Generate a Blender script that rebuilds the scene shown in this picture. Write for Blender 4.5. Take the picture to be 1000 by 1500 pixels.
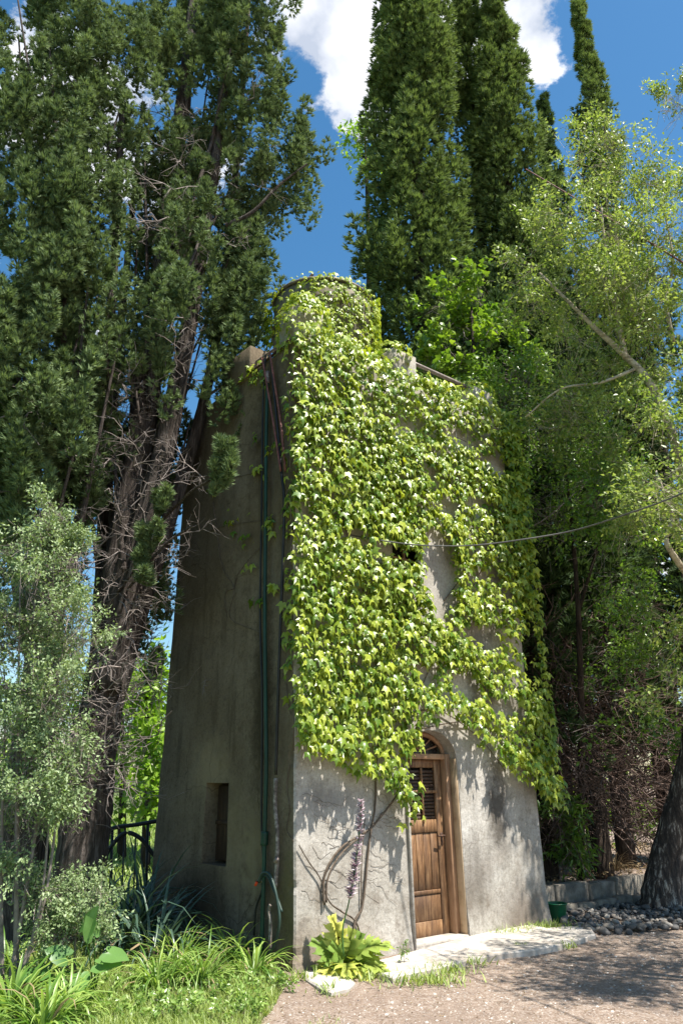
import bpy, math
import numpy as np
from mathutils import Vector, Matrix
R = np.random.default_rng(7)
rad = math.radians
for o in list(bpy.data.objects): bpy.data.objects.remove(o)
S = bpy.context.scene
COL = S.collection

# ------------------------------------------------------------------ camera
EYE = 1.65; F = 1144.0; PITCH = rad(18.8)
cd = bpy.data.cameras.new('camera'); cam = bpy.data.objects.new('camera', cd); COL.objects.link(cam)
cam.location = (0, 0, EYE); cam.rotation_euler = (rad(90) + PITCH, 0, 0)
cd.sensor_fit = 'VERTICAL'; cd.sensor_height = 36; cd.lens = F / 1500 * 36
cd.clip_start = .05; cd.clip_end = 3000
S.camera = cam
# ------------------------------------------------------------------ light
SUN_EL = rad(65); SUN_AZ = math.atan2(.862, -.507)
sv = Vector((math.sin(SUN_AZ) * math.cos(SUN_EL), math.cos(SUN_AZ) * math.cos(SUN_EL), math.sin(SUN_EL)))
ld = bpy.data.lights.new('sun', 'SUN'); ld.energy = 5.0; ld.angle = rad(.53); ld.color = (1, .95, .87)
lo = bpy.data.objects.new('sun', ld); COL.objects.link(lo); lo.location = (20, -12, 40)
lo.rotation_euler = sv.to_track_quat('Z', 'Y').to_euler()
S.view_settings.view_transform = 'Standard'; S.view_settings.look = 'None'
S.view_settings.gamma = 1; S.view_settings.use_curve_mapping = False
S.view_settings.exposure = 1.15

CP, SP = math.cos(PITCH), math.sin(PITCH)
def ray(px, py):
    """horizontal ratio x/y and vertical ratio (z-eye)/y of the line of sight"""
    yu = 750 - py
    fw = F * CP - yu * SP; up = yu * CP + F * SP
    return (px - 500) / fw, up / fw
def P(px, py, D):
    a, b = ray(px, py); return np.array((a * D, D, EYE + b * D))
def G(px, py, z=0.0):
    a, b = ray(px, py); D = (z - EYE) / b; return np.array((a * D, D, z))
def aim(px, py):
    a, b = ray(px, py); v = Vector((a, 1, b)); return v.normalized()

# world: physical sky and scattered cumulus
W = bpy.data.worlds.new('World'); S.world = W; W.use_nodes = True
nt = W.node_tree; nt.nodes.clear()
def N(t, **k):
    n = nt.nodes.new(t)
    for a, b in k.items(): setattr(n, a, b)
    return n
def L(a, b): nt.links.new(a, b)
def mth(op, a, b=None, clamp=False):
    n = N('ShaderNodeMath', operation=op, use_clamp=clamp)
    for i, v in enumerate((a, b)):
        if v is None: continue
        if isinstance(v, (int, float)): n.inputs[i].default_value = v
        else: L(v, n.inputs[i])
    return n.outputs[0]
sky = N('ShaderNodeTexSky', sky_type='NISHITA', sun_disc=False)
sky.sun_elevation = SUN_EL; sky.sun_rotation = SUN_AZ; sky.altitude = 200; sky.ozone_density = 1.3; sky.air_density = 1.1; sky.dust_density = .6
tc = N('ShaderNodeTexCoord')
noi = N('ShaderNodeTexNoise'); noi.inputs['Scale'].default_value = 4.6; noi.inputs['Detail'].default_value = 9; noi.inputs['Roughness'].default_value = .66
mp = N('ShaderNodeMapping'); mp.inputs['Scale'].default_value = (1, 1, 1.5); mp.inputs['Location'].default_value = (3.1, 1.7, .4)
L(tc.outputs['Generated'], mp.inputs[0]); L(mp.outputs[0], noi.inputs['Vector'])
mask = mth('ADD', mth('MULTIPLY', noi.outputs['Fac'], 2.2), -1.28)
for (px, py, rr) in ((450, 10, .07), (520, 15, .055), (528, 150, .03), (422, 150, .035), (645, 60, .045), (760, 35, .06), (812, 100, .035), (965, 110, -.08), (440, 110, -.022), (235, 230, .08), (60, 120, .06), (700, -60, .1)):
    v = aim(px, py)
    dt = N('ShaderNodeVectorMath', operation='DISTANCE'); L(tc.outputs['Generated'], dt.inputs[0]); dt.inputs[1].default_value = v
    q = mth('DIVIDE', dt.outputs['Value'], abs(rr) * 1.5); q = mth('SUBTRACT', 1.0, q, True)
    mask = mth('ADD', mask, mth('MULTIPLY', mth('MULTIPLY', q, mth('SUBTRACT', 2.0, q)), .26 if rr > 0 else -.4))
mask = mth('MULTIPLY', mask, 5.5, True)
ss = N('ShaderNodeMapRange', interpolation_type='SMOOTHSTEP'); L(mask, ss.inputs[0])
n2 = N('ShaderNodeTexNoise'); n2.inputs['Scale'].default_value = 12; n2.inputs['Detail'].default_value = 6; L(tc.outputs['Generated'], n2.inputs['Vector'])
cr = N('ShaderNodeValToRGB'); cr.color_ramp.elements[0].position = .35; cr.color_ramp.elements[1].position = .62
cr.color_ramp.elements[0].color = (3.4, 3.8, 4.6, 1); cr.color_ramp.elements[1].color = (7.6, 7.6, 7.7, 1)
L(n2.outputs['Fac'], cr.inputs[0])
hs = N('ShaderNodeHueSaturation'); hs.inputs['Saturation'].default_value = 1.3; hs.inputs['Hue'].default_value = .492; L(sky.outputs[0], hs.inputs['Color'])
mx = N('ShaderNodeMix', data_type='RGBA'); L(ss.outputs[0], mx.inputs[0]); L(hs.outputs[0], mx.inputs[6]); L(cr.outputs[0], mx.inputs[7])
bg = N('ShaderNodeBackground'); bg.inputs[1].default_value = .082; L(mx.outputs[2], bg.inputs[0])
ow = N('ShaderNodeOutputWorld'); L(bg.outputs[0], ow.inputs[0])

# ------------------------------------------------------------------ materials
def newmat(name):
    m = bpy.data.materials.new(name); m.use_nodes = True; t = m.node_tree
    b = t.nodes['Principled BSDF']; return m, t, b
def ramp(t, fac, stops):
    r = t.nodes.new('ShaderNodeValToRGB'); e = r.color_ramp.elements
    while len(e) < len(stops): e.new(.5)
    for i, (p, c) in enumerate(stops): e[i].position = p; e[i].color = (*c, 1) if len(c) == 3 else c
    t.links.new(fac, r.inputs[0]); return r.outputs[0]
def noise(t, scale, detail=5, rough=.6, vec=None, sc=None, typ='Object'):
    n = t.nodes.new('ShaderNodeTexNoise'); n.inputs['Scale'].default_value = scale; n.inputs['Detail'].default_value = detail
    n.inputs['Roughness'].default_value = rough
    c = t.nodes.new('ShaderNodeTexCoord'); m = t.nodes.new('ShaderNodeMapping')
    if sc: m.inputs['Scale'].default_value = sc
    t.links.new(c.outputs[typ], m.inputs[0]); t.links.new(m.outputs[0], n.inputs['Vector'])
    return n.outputs['Fac']
def mixc(t, fac, a, b, mode='MIX'):
    n = t.nodes.new('ShaderNodeMix'); n.data_type = 'RGBA'; n.blend_type = mode
    for i, v in ((0, fac), (6, a), (7, b)):
        if hasattr(v, 'is_linked'): t.links.new(v, n.inputs[i])
        elif i == 0: n.inputs[0].default_value = v
        else: n.inputs[i].default_value = (*v, 1)
    return n.outputs[2]
def bump(t, b, h, strength=.3, dist=.02, chain=None):
    n = t.nodes.new('ShaderNodeBump'); n.inputs['Strength'].default_value = strength; n.inputs['Distance'].default_value = dist
    t.links.new(h, n.inputs['Height'])
    if chain: t.links.new(chain, n.inputs['Normal'])
    t.links.new(n.outputs[0], b.inputs['Normal']); return n.outputs[0]
def foliage(name, dark, light, trans=.35, rough=.5, spec=.3, tmul=(1.3, 1.35, .7)):
    m, t, b = newmat(name)
    a = t.nodes.new('ShaderNodeAttribute'); a.attribute_name = 'tint'
    c = ramp(t, a.outputs['Fac'], [(0, dark), (1, light)])
    t.links.new(c, b.inputs['Base Color']); b.inputs['Roughness'].default_value = rough
    b.inputs['Specular IOR Level'].default_value = spec
    tr = t.nodes.new('ShaderNodeBsdfTranslucent')
    c2 = mixc(t, 1.0, c, tmul, 'MULTIPLY'); t.links.new(c2, tr.inputs[0])
    ms = t.nodes.new('ShaderNodeMixShader'); ms.inputs[0].default_value = trans
    t.links.new(b.outputs[0], ms.inputs[1]); t.links.new(tr.outputs[0], ms.inputs[2])
    t.links.new(ms.outputs[0], t.nodes['Material Output'].inputs[0]); return m
def plain(name, stops, scale=8, rough=.7, sc=None, bs=.25, bd=.01, metal=0, detail=6, spec=.4):
    m, t, b = newmat(name); f = noise(t, scale, detail, .65, sc=sc)
    t.links.new(ramp(t, f, stops), b.inputs['Base Color']); b.inputs['Roughness'].default_value = rough
    b.inputs['Metallic'].default_value = metal; b.inputs['Specular IOR Level'].default_value = spec
    if bs: bump(t, b, noise(t, scale * 2.5, 8, .7, sc=sc), bs, bd)
    return m
def mapr(t, v, a, b, s_):
    n = t.nodes.new('ShaderNodeMapRange'); n.inputs[1].default_value = a; n.inputs[2].default_value = b; n.inputs[4].default_value = s_; t.links.new(v, n.inputs[0]); return n.outputs[0]
def plaster_mat(name='weathered_plaster', mul=None, streak=.35, patches=()):
    m, t, b = newmat(name)
    f1 = noise(t, 1.1, 8, .62); f2 = noise(t, 6, 9, .7); f3 = noise(t, 2.2, 7, .65, sc=(3.2, 3.2, .35)); f4 = noise(t, 34, 6, .7)
    c = ramp(t, f1, [(.3, (.30, .27, .23)), (.46, (.43, .40, .35)), (.6, (.52, .49, .44)), (.8, (.58, .555, .51))])
    c = mixc(t, ramp(t, f3, [(.52, (0, 0, 0)), (.70, (streak,) * 3)]), c, (.10, .085, .062))
    c = mixc(t, ramp(t, f2, [(.54, (0, 0, 0)), (.68, (.6, .6, .6))]), c, (.22, .19, .15))
    # splash-back dirt and lichen towards the foot of the wall
    tc = t.nodes.new('ShaderNodeTexCoord'); sp = t.nodes.new('ShaderNodeSeparateXYZ'); t.links.new(tc.outputs['Object'], sp.inputs[0])
    mr = t.nodes.new('ShaderNodeMapRange'); mr.inputs[1].default_value = 1.3; mr.inputs[2].default_value = 0.0; t.links.new(sp.outputs[2], mr.inputs[0])
    mm = t.nodes.new('ShaderNodeMath'); mm.operation = 'MULTIPLY'; t.links.new(mr.outputs[0], mm.inputs[0]); t.links.new(ramp(t, noise(t, 3.5, 8, .7), [(.48, (0, 0, 0)), (.62, (.85, .85, .85))]), mm.inputs[1])
    c = mixc(t, mm.outputs[0], c, (.15, .115, .085))
    c = mixc(t, ramp(t, f4, [(.45, (0, 0, 0)), (.7, (.5, .5, .5))]), c, (.14, .12, .095))
    c = mixc(t, ramp(t, noise(t, 110, 4, .8), [(.52, (0, 0, 0)), (.68, (.5, .5, .5))]), c, (.09, .075, .06))
    for (cc, rr_, col_, st_) in patches:
        tq = t.nodes.new('ShaderNodeTexCoord'); mq = t.nodes.new('ShaderNodeVectorMath'); mq.operation = 'SUBTRACT'; mq.inputs[1].default_value = cc; t.links.new(tq.outputs['Object'], mq.inputs[0])
        dq = t.nodes.new('ShaderNodeVectorMath'); dq.operation = 'DIVIDE'; dq.inputs[1].default_value = (rr_[0], rr_[0], rr_[1]); t.links.new(mq.outputs[0], dq.inputs[0])
        lq = t.nodes.new('ShaderNodeVectorMath'); lq.operation = 'LENGTH'; t.links.new(dq.outputs[0], lq.inputs[0])
        aq = t.nodes.new('ShaderNodeMath'); aq.operation = 'MULTIPLY_ADD'; t.links.new(noise(t, 7, 9, .75), aq.inputs[0]); aq.inputs[1].default_value = 2.2; t.links.new(lq.outputs['Value'], aq.inputs[2])
        c = mixc(t, ramp(t, aq.outputs[0], [(.0, (st_,) * 3), (.5, (0, 0, 0))]) if False else mapr(t, aq.outputs[0], 2.25, 1.45, st_), c, col_)
    # crazing
    v = t.nodes.new('ShaderNodeTexVoronoi'); v.feature = 'DISTANCE_TO_EDGE'; v.inputs['Scale'].default_value = 2.3
    tc2 = t.nodes.new('ShaderNodeTexCoord'); nn = t.nodes.new('ShaderNodeTexNoise'); nn.inputs['Scale'].default_value = 3
    mx_ = t.nodes.new('ShaderNodeMix'); mx_.data_type = 'RGBA'; mx_.inputs[0].default_value = .22
    t.links.new(tc2.outputs['Object'], nn.inputs['Vector']); t.links.new(tc2.outputs['Object'], mx_.inputs[6]); t.links.new(nn.outputs['Color'], mx_.inputs[7]); t.links.new(mx_.outputs[2], v.inputs['Vector'])
    crk = ramp(t, v.outputs['Distance'], [(0, (1, 1, 1)), (.008, (0, 0, 0))])
    mk = t.nodes.new('ShaderNodeMath'); mk.operation = 'MULTIPLY'; t.links.new(crk, mk.inputs[0]); t.links.new(ramp(t, f1, [(.45, (0, 0, 0)), (.55, (.6, .6, .6))]), mk.inputs[1])
    c = mixc(t, mk.outputs[0], c, (.10, .08, .06))
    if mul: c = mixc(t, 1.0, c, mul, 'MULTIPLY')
    t.links.new(c, b.inputs['Base Color']); b.inputs['Roughness'].default_value = .92; b.inputs['Specular IOR Level'].default_value = .15
    n1 = bump(t, b, noise(t, 28, 9, .75), .45, .012); bump(t, b, noise(t, 5, 6, .6), .5, .03, n1)
    return m
def wood_mat(name, a, b_, c_, rough=.6):
    m, t, b = newmat(name)
    f = noise(t, 5, 9, .7, sc=(7, 7, .7)); f2 = noise(t, 2.2, 4, .6)
    c = ramp(t, f, [(.3, a), (.5, b_), (.7, c_)])
    c = mixc(t, ramp(t, f2, [(.45, (0, 0, 0)), (.7, (.7, .7, .7))]), c, a)
    t.links.new(c, b.inputs['Base Color']); b.inputs['Roughness'].default_value = rough
    bump(t, b, noise(t, 9, 9, .7, sc=(7, 7, .7)), .5, .006); return m
def ground_mat():
    m, t, b = newmat('earth_and_gravel')
    f = noise(t, .9, 8, .6); g = noise(t, 45, 8, .75); h = noise(t, 9, 6, .7)
    c = ramp(t, h, [(.3, (.12, .082, .058)), (.52, (.25, .185, .14)), (.75, (.35, .28, .225))])
    c = mixc(t, ramp(t, g, [(.5, (0, 0, 0)), (.62, (.9, .9, .9))]), c, (.45, .40, .355))
    c = mixc(t, ramp(t, g, [(.33, (.8, .8, .8)), (.42, (0, 0, 0))]), c, (.10, .075, .06))
    c = mixc(t, ramp(t, f, [(.42, (0, 0, 0)), (.6, (.55, .55, .55))]), c, (.22, .165, .13))
    tc = t.nodes.new('ShaderNodeTexCoord'); sp = t.nodes.new('ShaderNodeSeparateXYZ'); t.links.new(tc.outputs['Object'], sp.inputs[0])
    lw = t.nodes.new('ShaderNodeMath'); lw.operation = 'MULTIPLY_ADD'; t.links.new(noise(t, 1.8, 6, .7), lw.inputs[0]); lw.inputs[1].default_value = 1.6; t.links.new(sp.outputs[0], lw.inputs[2])
    c = mixc(t, mapr(t, lw.outputs[0], .1, -.35, 1.0), c, (.10, .13, .045))
    t.links.new(c, b.inputs['Base Color']); b.inputs['Roughness'].default_value = .95; b.inputs['Specular IOR Level'].default_value = .1
    n1 = bump(t, b, noise(t, 60, 8, .8), .8, .015); bump(t, b, noise(t, 6, 6, .65), .6, .04, n1); return m
def bark_mat(name, a, b_, c_, sc=(9, 9, 1.0), scale=3, bd=.05):
    m, t, b = newmat(name)
    f = noise(t, scale, 10, .7, sc=sc); g = noise(t, 1.6, 5, .6)
    c = ramp(t, f, [(.32, a), (.5, b_), (.7, c_)]); t.links.new(c, b.inputs['Base Color'])
    b.inputs['Roughness'].default_value = .9; b.inputs['Specular IOR Level'].default_value = .15
    bump(t, b, noise(t, scale * 1.3, 10, .75, sc=sc), .9, bd); return m
def birch_mat():
    m, t, b = newmat('birch_bark')
    f = noise(t, 2.6, 10, .75, sc=(6, 6, 1.3)); g = noise(t, 6, 6, .6, sc=(1, 1, 6))
    c = ramp(t, f, [(.42, (.02, .016, .013)), (.54, (.08, .062, .05)), (.60, (.40, .36, .30)), (.7, (.6, .56, .5))])
    t.links.new(c, b.inputs['Base Color']); b.inputs['Roughness'].default_value = .85
    bump(t, b, f, .9, .05); return m
M = dict(midlime=foliage('maple_leaf_green', (.07, .16, .015), (.26, .37, .04), .4, .4, .45),
    plaster=plaster_mat(patches=[((1.83, 9.81, 1.30), (.22, .62), (.055, .045, .035), .85), ((1.45, 9.5, .6), (.3, .4), (.10, .08, .06), .6), ((-.14, 8.2, 1.45), (.6, .16), (.20, .18, .165), .6),
                                 ((1.72, 9.73, 3.0), (.35, .9), (.07, .06, .05), .7), ((2.1, 10.0, 4.6), (.4, .8), (.08, .07, .055), .6), ((2.14, 10.06, .15), (.6, .35), (.14, .11, .085), .8), ((-.1, 8.2, .1), (.7, .3), (.24, .18, .13), .7)]),
    stain_shade=plaster_mat('stained_plaster_painted_shade', (.42, .355, .27), .5, [((-1.46, 9.19, 1.75), (.42, .34), (.70, .66, .54), .7), ((-1.1, 8.8, 1.0), (.3, .6), (.6, .56, .42), .5), ((-.83, 8.4, 2.5), (.24, 1.3), (.10, .09, .065), .85), ((-1.54, 9.3, .4), (.6, .42), (.10, .085, .065), .8), ((-.47, 8.0, .5), (.2, .5), (.30, .32, .16), .6), ((-.9, 8.5, .9), (.2, .5), (.62, .60, .46), .5), ((-1.7, 9.5, 4.4), (.7, 1.0), (.22, .20, .16), .6), ((-.8, 8.4, 5.6), (.5, .9), (.12, .10, .08), .7)]),  # brown stain, plus shade painted in by the multiply tint
    ground=ground_mat(),
    concrete=plain('worn_concrete', [(.3, (.26, .22, .18)), (.5, (.42, .38, .33)), (.7, (.52, .48, .43))], 5, .9),
    darkconcrete=plain('mossy_concrete', [(.3, (.07, .06, .05)), (.5, (.17, .15, .12)), (.7, (.30, .27, .22))], 5, .9, bs=.6, bd=.02),
    cream_bounce=plain('cream_with_bounce_light', [(.3, (.24, .16, .10)), (.5, (.50, .36, .22)), (.7, (.58, .44, .29))], 4, .8),  # orange cream tone holds the warm bounce light on the door reveal
    wood=wood_mat('old_varnished_wood', (.04, .02, .010), (.20, .10, .042), (.42, .26, .13)),
    frame=wood_mat('ochre_painted_wood', (.20, .10, .05), (.38, .22, .12), (.46, .28, .16)),
    darkwood=wood_mat('dark_wood', (.018, .010, .006), (.05, .027, .014), (.10, .055, .03)),
    iron=plain('rusty_iron', [(.35, (.03, .02, .016)), (.55, (.08, .045, .03)), (.7, (.16, .08, .05))], 30, .7, metal=.3),
    redpipe=plain('red_brown_pipe', [(.35, (.10, .035, .03)), (.6, (.22, .085, .065))], 14, .6),
    rail=plain('dull_steel', [(.35, (.12, .09, .075)), (.6, (.24, .20, .18))], 20, .55, metal=.3),
    green=plain('green_plastic_pipe', [(.3, (.006, .03, .019)), (.7, (.012, .06, .036))], 6, .5, bs=.1),
    hose=plain('green_rubber_hose', [(.3, (.02, .04, .032)), (.7, (.04, .07, .055))], 6, .45, bs=.1),
    black=plain('black_plastic', [(.3, (.008, .008, .008)), (.7, (.03, .028, .025))], 8, .5, bs=.1),
    conduit=plain('grey_conduit', [(.35, (.07, .055, .045)), (.5, (.18, .15, .125)), (.62, (.34, .31, .27))], 20, .8),
    red=plain('orange_red_plastic', [(.3, (.6, .05, .01)), (.7, (.8, .09, .02))], 8, .4, bs=0),
    brass=plain('tarnished_brass', [(.3, (.10, .08, .05)), (.7, (.28, .24, .17))], 20, .45, metal=.7),
    blueplastic=plain('blue_plastic', [(.3, (.02, .05, .35)), (.7, (.05, .1, .5))], 8, .4, bs=0),
    bucket=plain('green_bucket_plastic', [(.3, (.0, .05, .018)), (.7, (.008, .11, .04))], 8, .35, bs=0),
    cable=plain('grey_cable', [(.3, (.06, .06, .06)), (.7, (.14, .13, .12))], 8, .6, bs=0),
    bark=bark_mat('cypress_bark', (.028, .022, .019), (.085, .068, .058), (.22, .185, .165)),
    darkbark=bark_mat('dark_bark', (.015, .011, .009), (.05, .037, .028), (.11, .08, .06)),
    birch=birch_mat(), birchlimb=bark_mat('pale_birch_bark', (.12, .09, .06), (.42, .36, .27), (.55, .49, .39), sc=(2, 2, 5), bd=.01),
    twig=plain('dead_twig', [(.3, (.13, .105, .09)), (.7, (.30, .255, .23))], 12, .9, bs=0),
    browntwig=plain('brown_dead_spray', [(.3, (.07, .045, .035)), (.7, (.18, .125, .10))], 12, .9, bs=0),
    vine=bark_mat('vine_bark', (.05, .035, .025), (.13, .10, .075), (.24, .19, .15), bd=.01),
    ivy=foliage('ivy_leaf', (.09, .18, .015), (.42, .48, .06), .34, .34, .5, (1.35, 1.3, .45)),
    ivytop=foliage('young_ivy_leaf', (.22, .32, .03), (.42, .48, .05), .4, .4, .4, (1.3, 1.25, .4)),
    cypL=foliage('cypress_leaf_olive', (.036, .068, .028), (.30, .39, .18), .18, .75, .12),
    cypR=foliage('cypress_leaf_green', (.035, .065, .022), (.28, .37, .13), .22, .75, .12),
    cypD=foliage('cypress_leaf_dark', (.028, .055, .02), (.11, .165, .065), .2, .75, .12),  # darker leaf tone for the hedge cypresses and the short tip
    birchleaf=foliage('birch_leaf', (.10, .18, .02), (.40, .46, .15), .35, .42, .35),
    greenleaf=foliage('shiny_green_leaf', (.05, .13, .015), (.24, .38, .05), .38, .3, .6),
    lime=foliage('lime_leaf', (.14, .27, .02), (.30, .45, .05), .42, .42, .4),
    silver=foliage('silver_shrub_leaf', (.08, .14, .04), (.38, .47, .24), .25, .45, .35),
    strap=foliage('strap_leaf', (.10, .20, .03), (.34, .46, .12), .35, .36, .5),
    flax=foliage('flax_leaf', (.025, .06, .035), (.08, .13, .09), .15, .36, .5),
    calla=foliage('calla_leaf', (.09, .20, .05), (.19, .34, .09), .35, .34, .5),
    acanthus=foliage('acanthus_leaf', (.17, .28, .05), (.58, .58, .12), .35, .6, .3),
    petal=foliage('mauve_petal', (.36, .25, .30), (.74, .68, .70), .3, .6, .2, (1, .9, 1)),
    grass=foliage('lawn_grass', (.12, .20, .035), (.38, .45, .13), .35, .45, .4),
    drygrass=foliage('dry_litter', (.12, .08, .04), (.34, .26, .15), .2, .8, .1, (1, 1, 1)),
)
def glass_mat():
    m, t, b = newmat('dusty_dark_glass'); b.inputs['Base Color'].default_value = (.012, .010, .008, 1)
    t.links.new(ramp(t, noise(t, 9, 5), [(.3, (.12, .12, .12)), (.7, (.5, .5, .5))]), b.inputs['Roughness']); return m
M['glass'] = glass_mat()
def stone_mat():
    m, t, b = newmat('river_stone'); oi = t.nodes.new('ShaderNodeObjectInfo')
    a = t.nodes.new('ShaderNodeAttribute'); a.attribute_name = 'tint'
    ad = t.nodes.new('ShaderNodeMath'); ad.operation = 'ADD'; t.links.new(oi.outputs['Random'], ad.inputs[0]); t.links.new(a.outputs['Fac'], ad.inputs[1])
    fr = t.nodes.new('ShaderNodeMath'); fr.operation = 'FRACT'; t.links.new(ad.outputs[0], fr.inputs[0])
    c = ramp(t, fr.outputs[0], [(0, (.045, .045, .045)), (.4, (.10, .095, .09)), (.75, (.17, .145, .12)), (1, (.33, .30, .26))])
    c = mixc(t, ramp(t, noise(t, 14, 5), [(.4, (0, 0, 0)), (.7, (.4, .4, .4))]), c, (.08, .07, .06))
    t.links.new(c, b.inputs['Base Color']); b.inputs['Roughness'].default_value = .8; return m
M['stone'] = stone_mat()
def pebble_mat():
    m, t, b = newmat('pale_gravel'); a = t.nodes.new('ShaderNodeAttribute'); a.attribute_name = 'tint'
    c = ramp(t, a.outputs['Fac'], [(0, (.14, .11, .09)), (.45, (.32, .275, .235)), (.8, (.43, .39, .345)), (1, (.56, .53, .49))])
    t.links.new(c, b.inputs['Base Color']); b.inputs['Roughness'].default_value = .9; return m
M['pebble'] = pebble_mat()

# ------------------------------------------------------------------ mesh helpers
def mesh_from(name, V, Fc, mat=None, smooth=False, tint=None):
    V = np.asarray(V, dtype=np.float32).reshape(-1, 3); me = bpy.data.meshes.new(name)
    if isinstance(Fc, np.ndarray) and Fc.ndim == 2:
        n, k = Fc.shape; me.vertices.add(len(V)); me.vertices.foreach_set('co', V.ravel())
        me.loops.add(n * k); me.loops.foreach_set('vertex_index', Fc.astype(np.int32).ravel())
        me.polygons.add(n); me.polygons.foreach_set('loop_start', np.arange(0, n * k, k, dtype=np.int32))
        me.update(calc_edges=True)
    else:
        me.from_pydata([tuple(map(float, v)) for v in V], [], [list(map(int, f)) for f in Fc]); me.update()
    if smooth: me.polygons.foreach_set('use_smooth', np.ones(len(me.polygons), dtype=bool))
    if tint is not None:
        a = me.attributes.new('tint', 'FLOAT', 'POINT'); a.data.foreach_set('value', np.asarray(tint, dtype=np.float32))
    if mat is not None: me.materials.append(mat)
    return me
def link(name, me, parent=None, loc=None):
    o = bpy.data.objects.new(name, me); COL.objects.link(o)
    if parent is not None: o.parent = parent
    if loc is not None: o.location = loc
    return o
def tag(o, label=None, cat=None, group=None, kind=None):
    if label: o['label'] = label
    if cat: o['category'] = cat
    if group: o['group'] = group
    if kind: o['kind'] = kind
    return o
def empty(name, loc, label, cat, group=None, rz=0):
    o = bpy.data.objects.new(name, None); COL.objects.link(o); o.location = [float(v) for v in loc]; o.rotation_euler[2] = rz
    o.empty_display_size = .1; return tag(o, label, cat, group)
def cat_(parts):
    Vs, Fs, Ts, off = [], [], [], 0
    for p in parts:
        Vs.append(p[0]); Fs.append(p[1] + off); off += len(p[0])
        if len(p) > 2: Ts.append(p[2])
    return np.concatenate(Vs), np.concatenate(Fs), (np.concatenate(Ts) if Ts else None)
def norm(a): return a / np.maximum(np.linalg.norm(a, axis=-1, keepdims=True), 1e-9)
def frames(ax, nr):
    """rotation matrices whose Y column is ax and Z column is close to nr"""
    y = norm(ax); x = norm(np.cross(y, nr)); z = np.cross(x, y)
    return np.stack((x, y, z), axis=-1)
def scatter(TV, TF, Rm, T, sc, tint=None):
    n = len(T); sc = np.asarray(sc, float)
    if sc.ndim == 1: sc = sc[:, None] * np.ones(3)
    V = np.einsum('nij,nkj->nki', Rm, TV[None] * sc[:, None, :]) + T[:, None, :]
    Fc = (TF[None] + (np.arange(n) * len(TV))[:, None, None]).reshape(-1, TF.shape[1])
    tt = None if tint is None else np.repeat(tint, len(TV))
    return V.reshape(-1, 3), Fc, tt
def spline(pts, k=6):
    pts = np.asarray(pts, float)
    if len(pts) < 3: return np.linspace(pts[0], pts[-1], k + 1)
    e = np.vstack((2 * pts[0] - pts[1], pts, 2 * pts[-1] - pts[-2])); out = []
    for i in range(1, len(e) - 2):
        for j in range(k):
            t = j / k
            out.append(.5 * ((2 * e[i]) + (-e[i - 1] + e[i + 1]) * t + (2 * e[i - 1] - 5 * e[i] + 4 * e[i + 1] - e[i + 2]) * t * t + (-e[i - 1] + 3 * e[i] - 3 * e[i + 1] + e[i + 2]) * t ** 3))
    out.append(e[-2]); return np.array(out)
def tube(pts, r0, r1=None, k=8, rough=0., cap=True):
    """triangulated tube along pts"""
    pts = np.asarray(pts, float); n = len(pts)
    rr = np.linspace(r0, r0 if r1 is None else r1, n) if np.isscalar(r0) else np.asarray(r0)
    d = norm(np.gradient(pts, axis=0)); ref = np.array((0, 0, 1.)) if abs(d[0, 2]) < .8 else np.array((1., 0, 0))
    x = norm(np.cross(d, ref)); y = np.cross(d, x); a = np.arange(k) / k * 2 * np.pi
    ring = x[:, None] * np.cos(a)[None, :, None] + y[:, None] * np.sin(a)[None, :, None]
    m = rr[:, None, None] * (1 + rough * R.normal(size=(n, k, 1)) + (rough * 1.5) * np.sin(a * 3 + R.uniform(0, 6))[None, :, None])
    V = (pts[:, None] + ring * m).reshape(-1, 3); Fc = []
    i = np.arange(n - 1)[:, None] * k; j = np.arange(k)[None]; j2 = (j + 1) % k
    A, B, Cc, Dd = (i + j).ravel(), (i + j2).ravel(), (i + k + j2).ravel(), (i + k + j).ravel()
    Fc = np.concatenate((np.stack((A, B, Cc), 1), np.stack((A, Cc, Dd), 1)))
    if cap:
        V = np.vstack((V, pts[0], pts[-1])); c0, c1 = n * k, n * k + 1; jj = np.arange(k)
        Fc = np.vstack((Fc, np.stack((np.full(k, c0), (jj + 1) % k, jj), 1), np.stack((np.full(k, c1), (n - 1) * k + jj, (n - 1) * k + (jj + 1) % k), 1)))
    return V, Fc
def tubeobj(name, pts, r0, mat, parent=None, r1=None, k=8, rough=0., sm=True, seg=6):
    V, Fc = tube(spline(pts, seg), r0, r1, k, rough); return link(name, mesh_from(name, V, Fc, mat, sm), parent)
def box(x0, x1, y0, y1, z0, z1, bev=0.0):
    """bevelled box as (V,F tri) made from a shrunken-corner hull"""
    b = min(bev, (x1 - x0) / 2.1, (y1 - y0) / 2.1, (z1 - z0) / 2.1)
    import bmesh
    bm = bmesh.new(); bmesh.ops.create_cube(bm, size=1)
    for v in bm.verts: v.co = ((x0 + x1) / 2 + v.co.x * (x1 - x0), (y0 + y1) / 2 + v.co.y * (y1 - y0), (z0 + z1) / 2 + v.co.z * (z1 - z0))
    if b > 0: bmesh.ops.bevel(bm, geom=bm.edges[:], offset=b, segments=1, affect='EDGES')
    bmesh.ops.triangulate(bm, faces=bm.faces[:])
    V = np.array([v.co[:] for v in bm.verts]); Fc = np.array([[v.index for v in f.verts] for f in bm.faces]); bm.free(); return V, Fc
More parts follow.
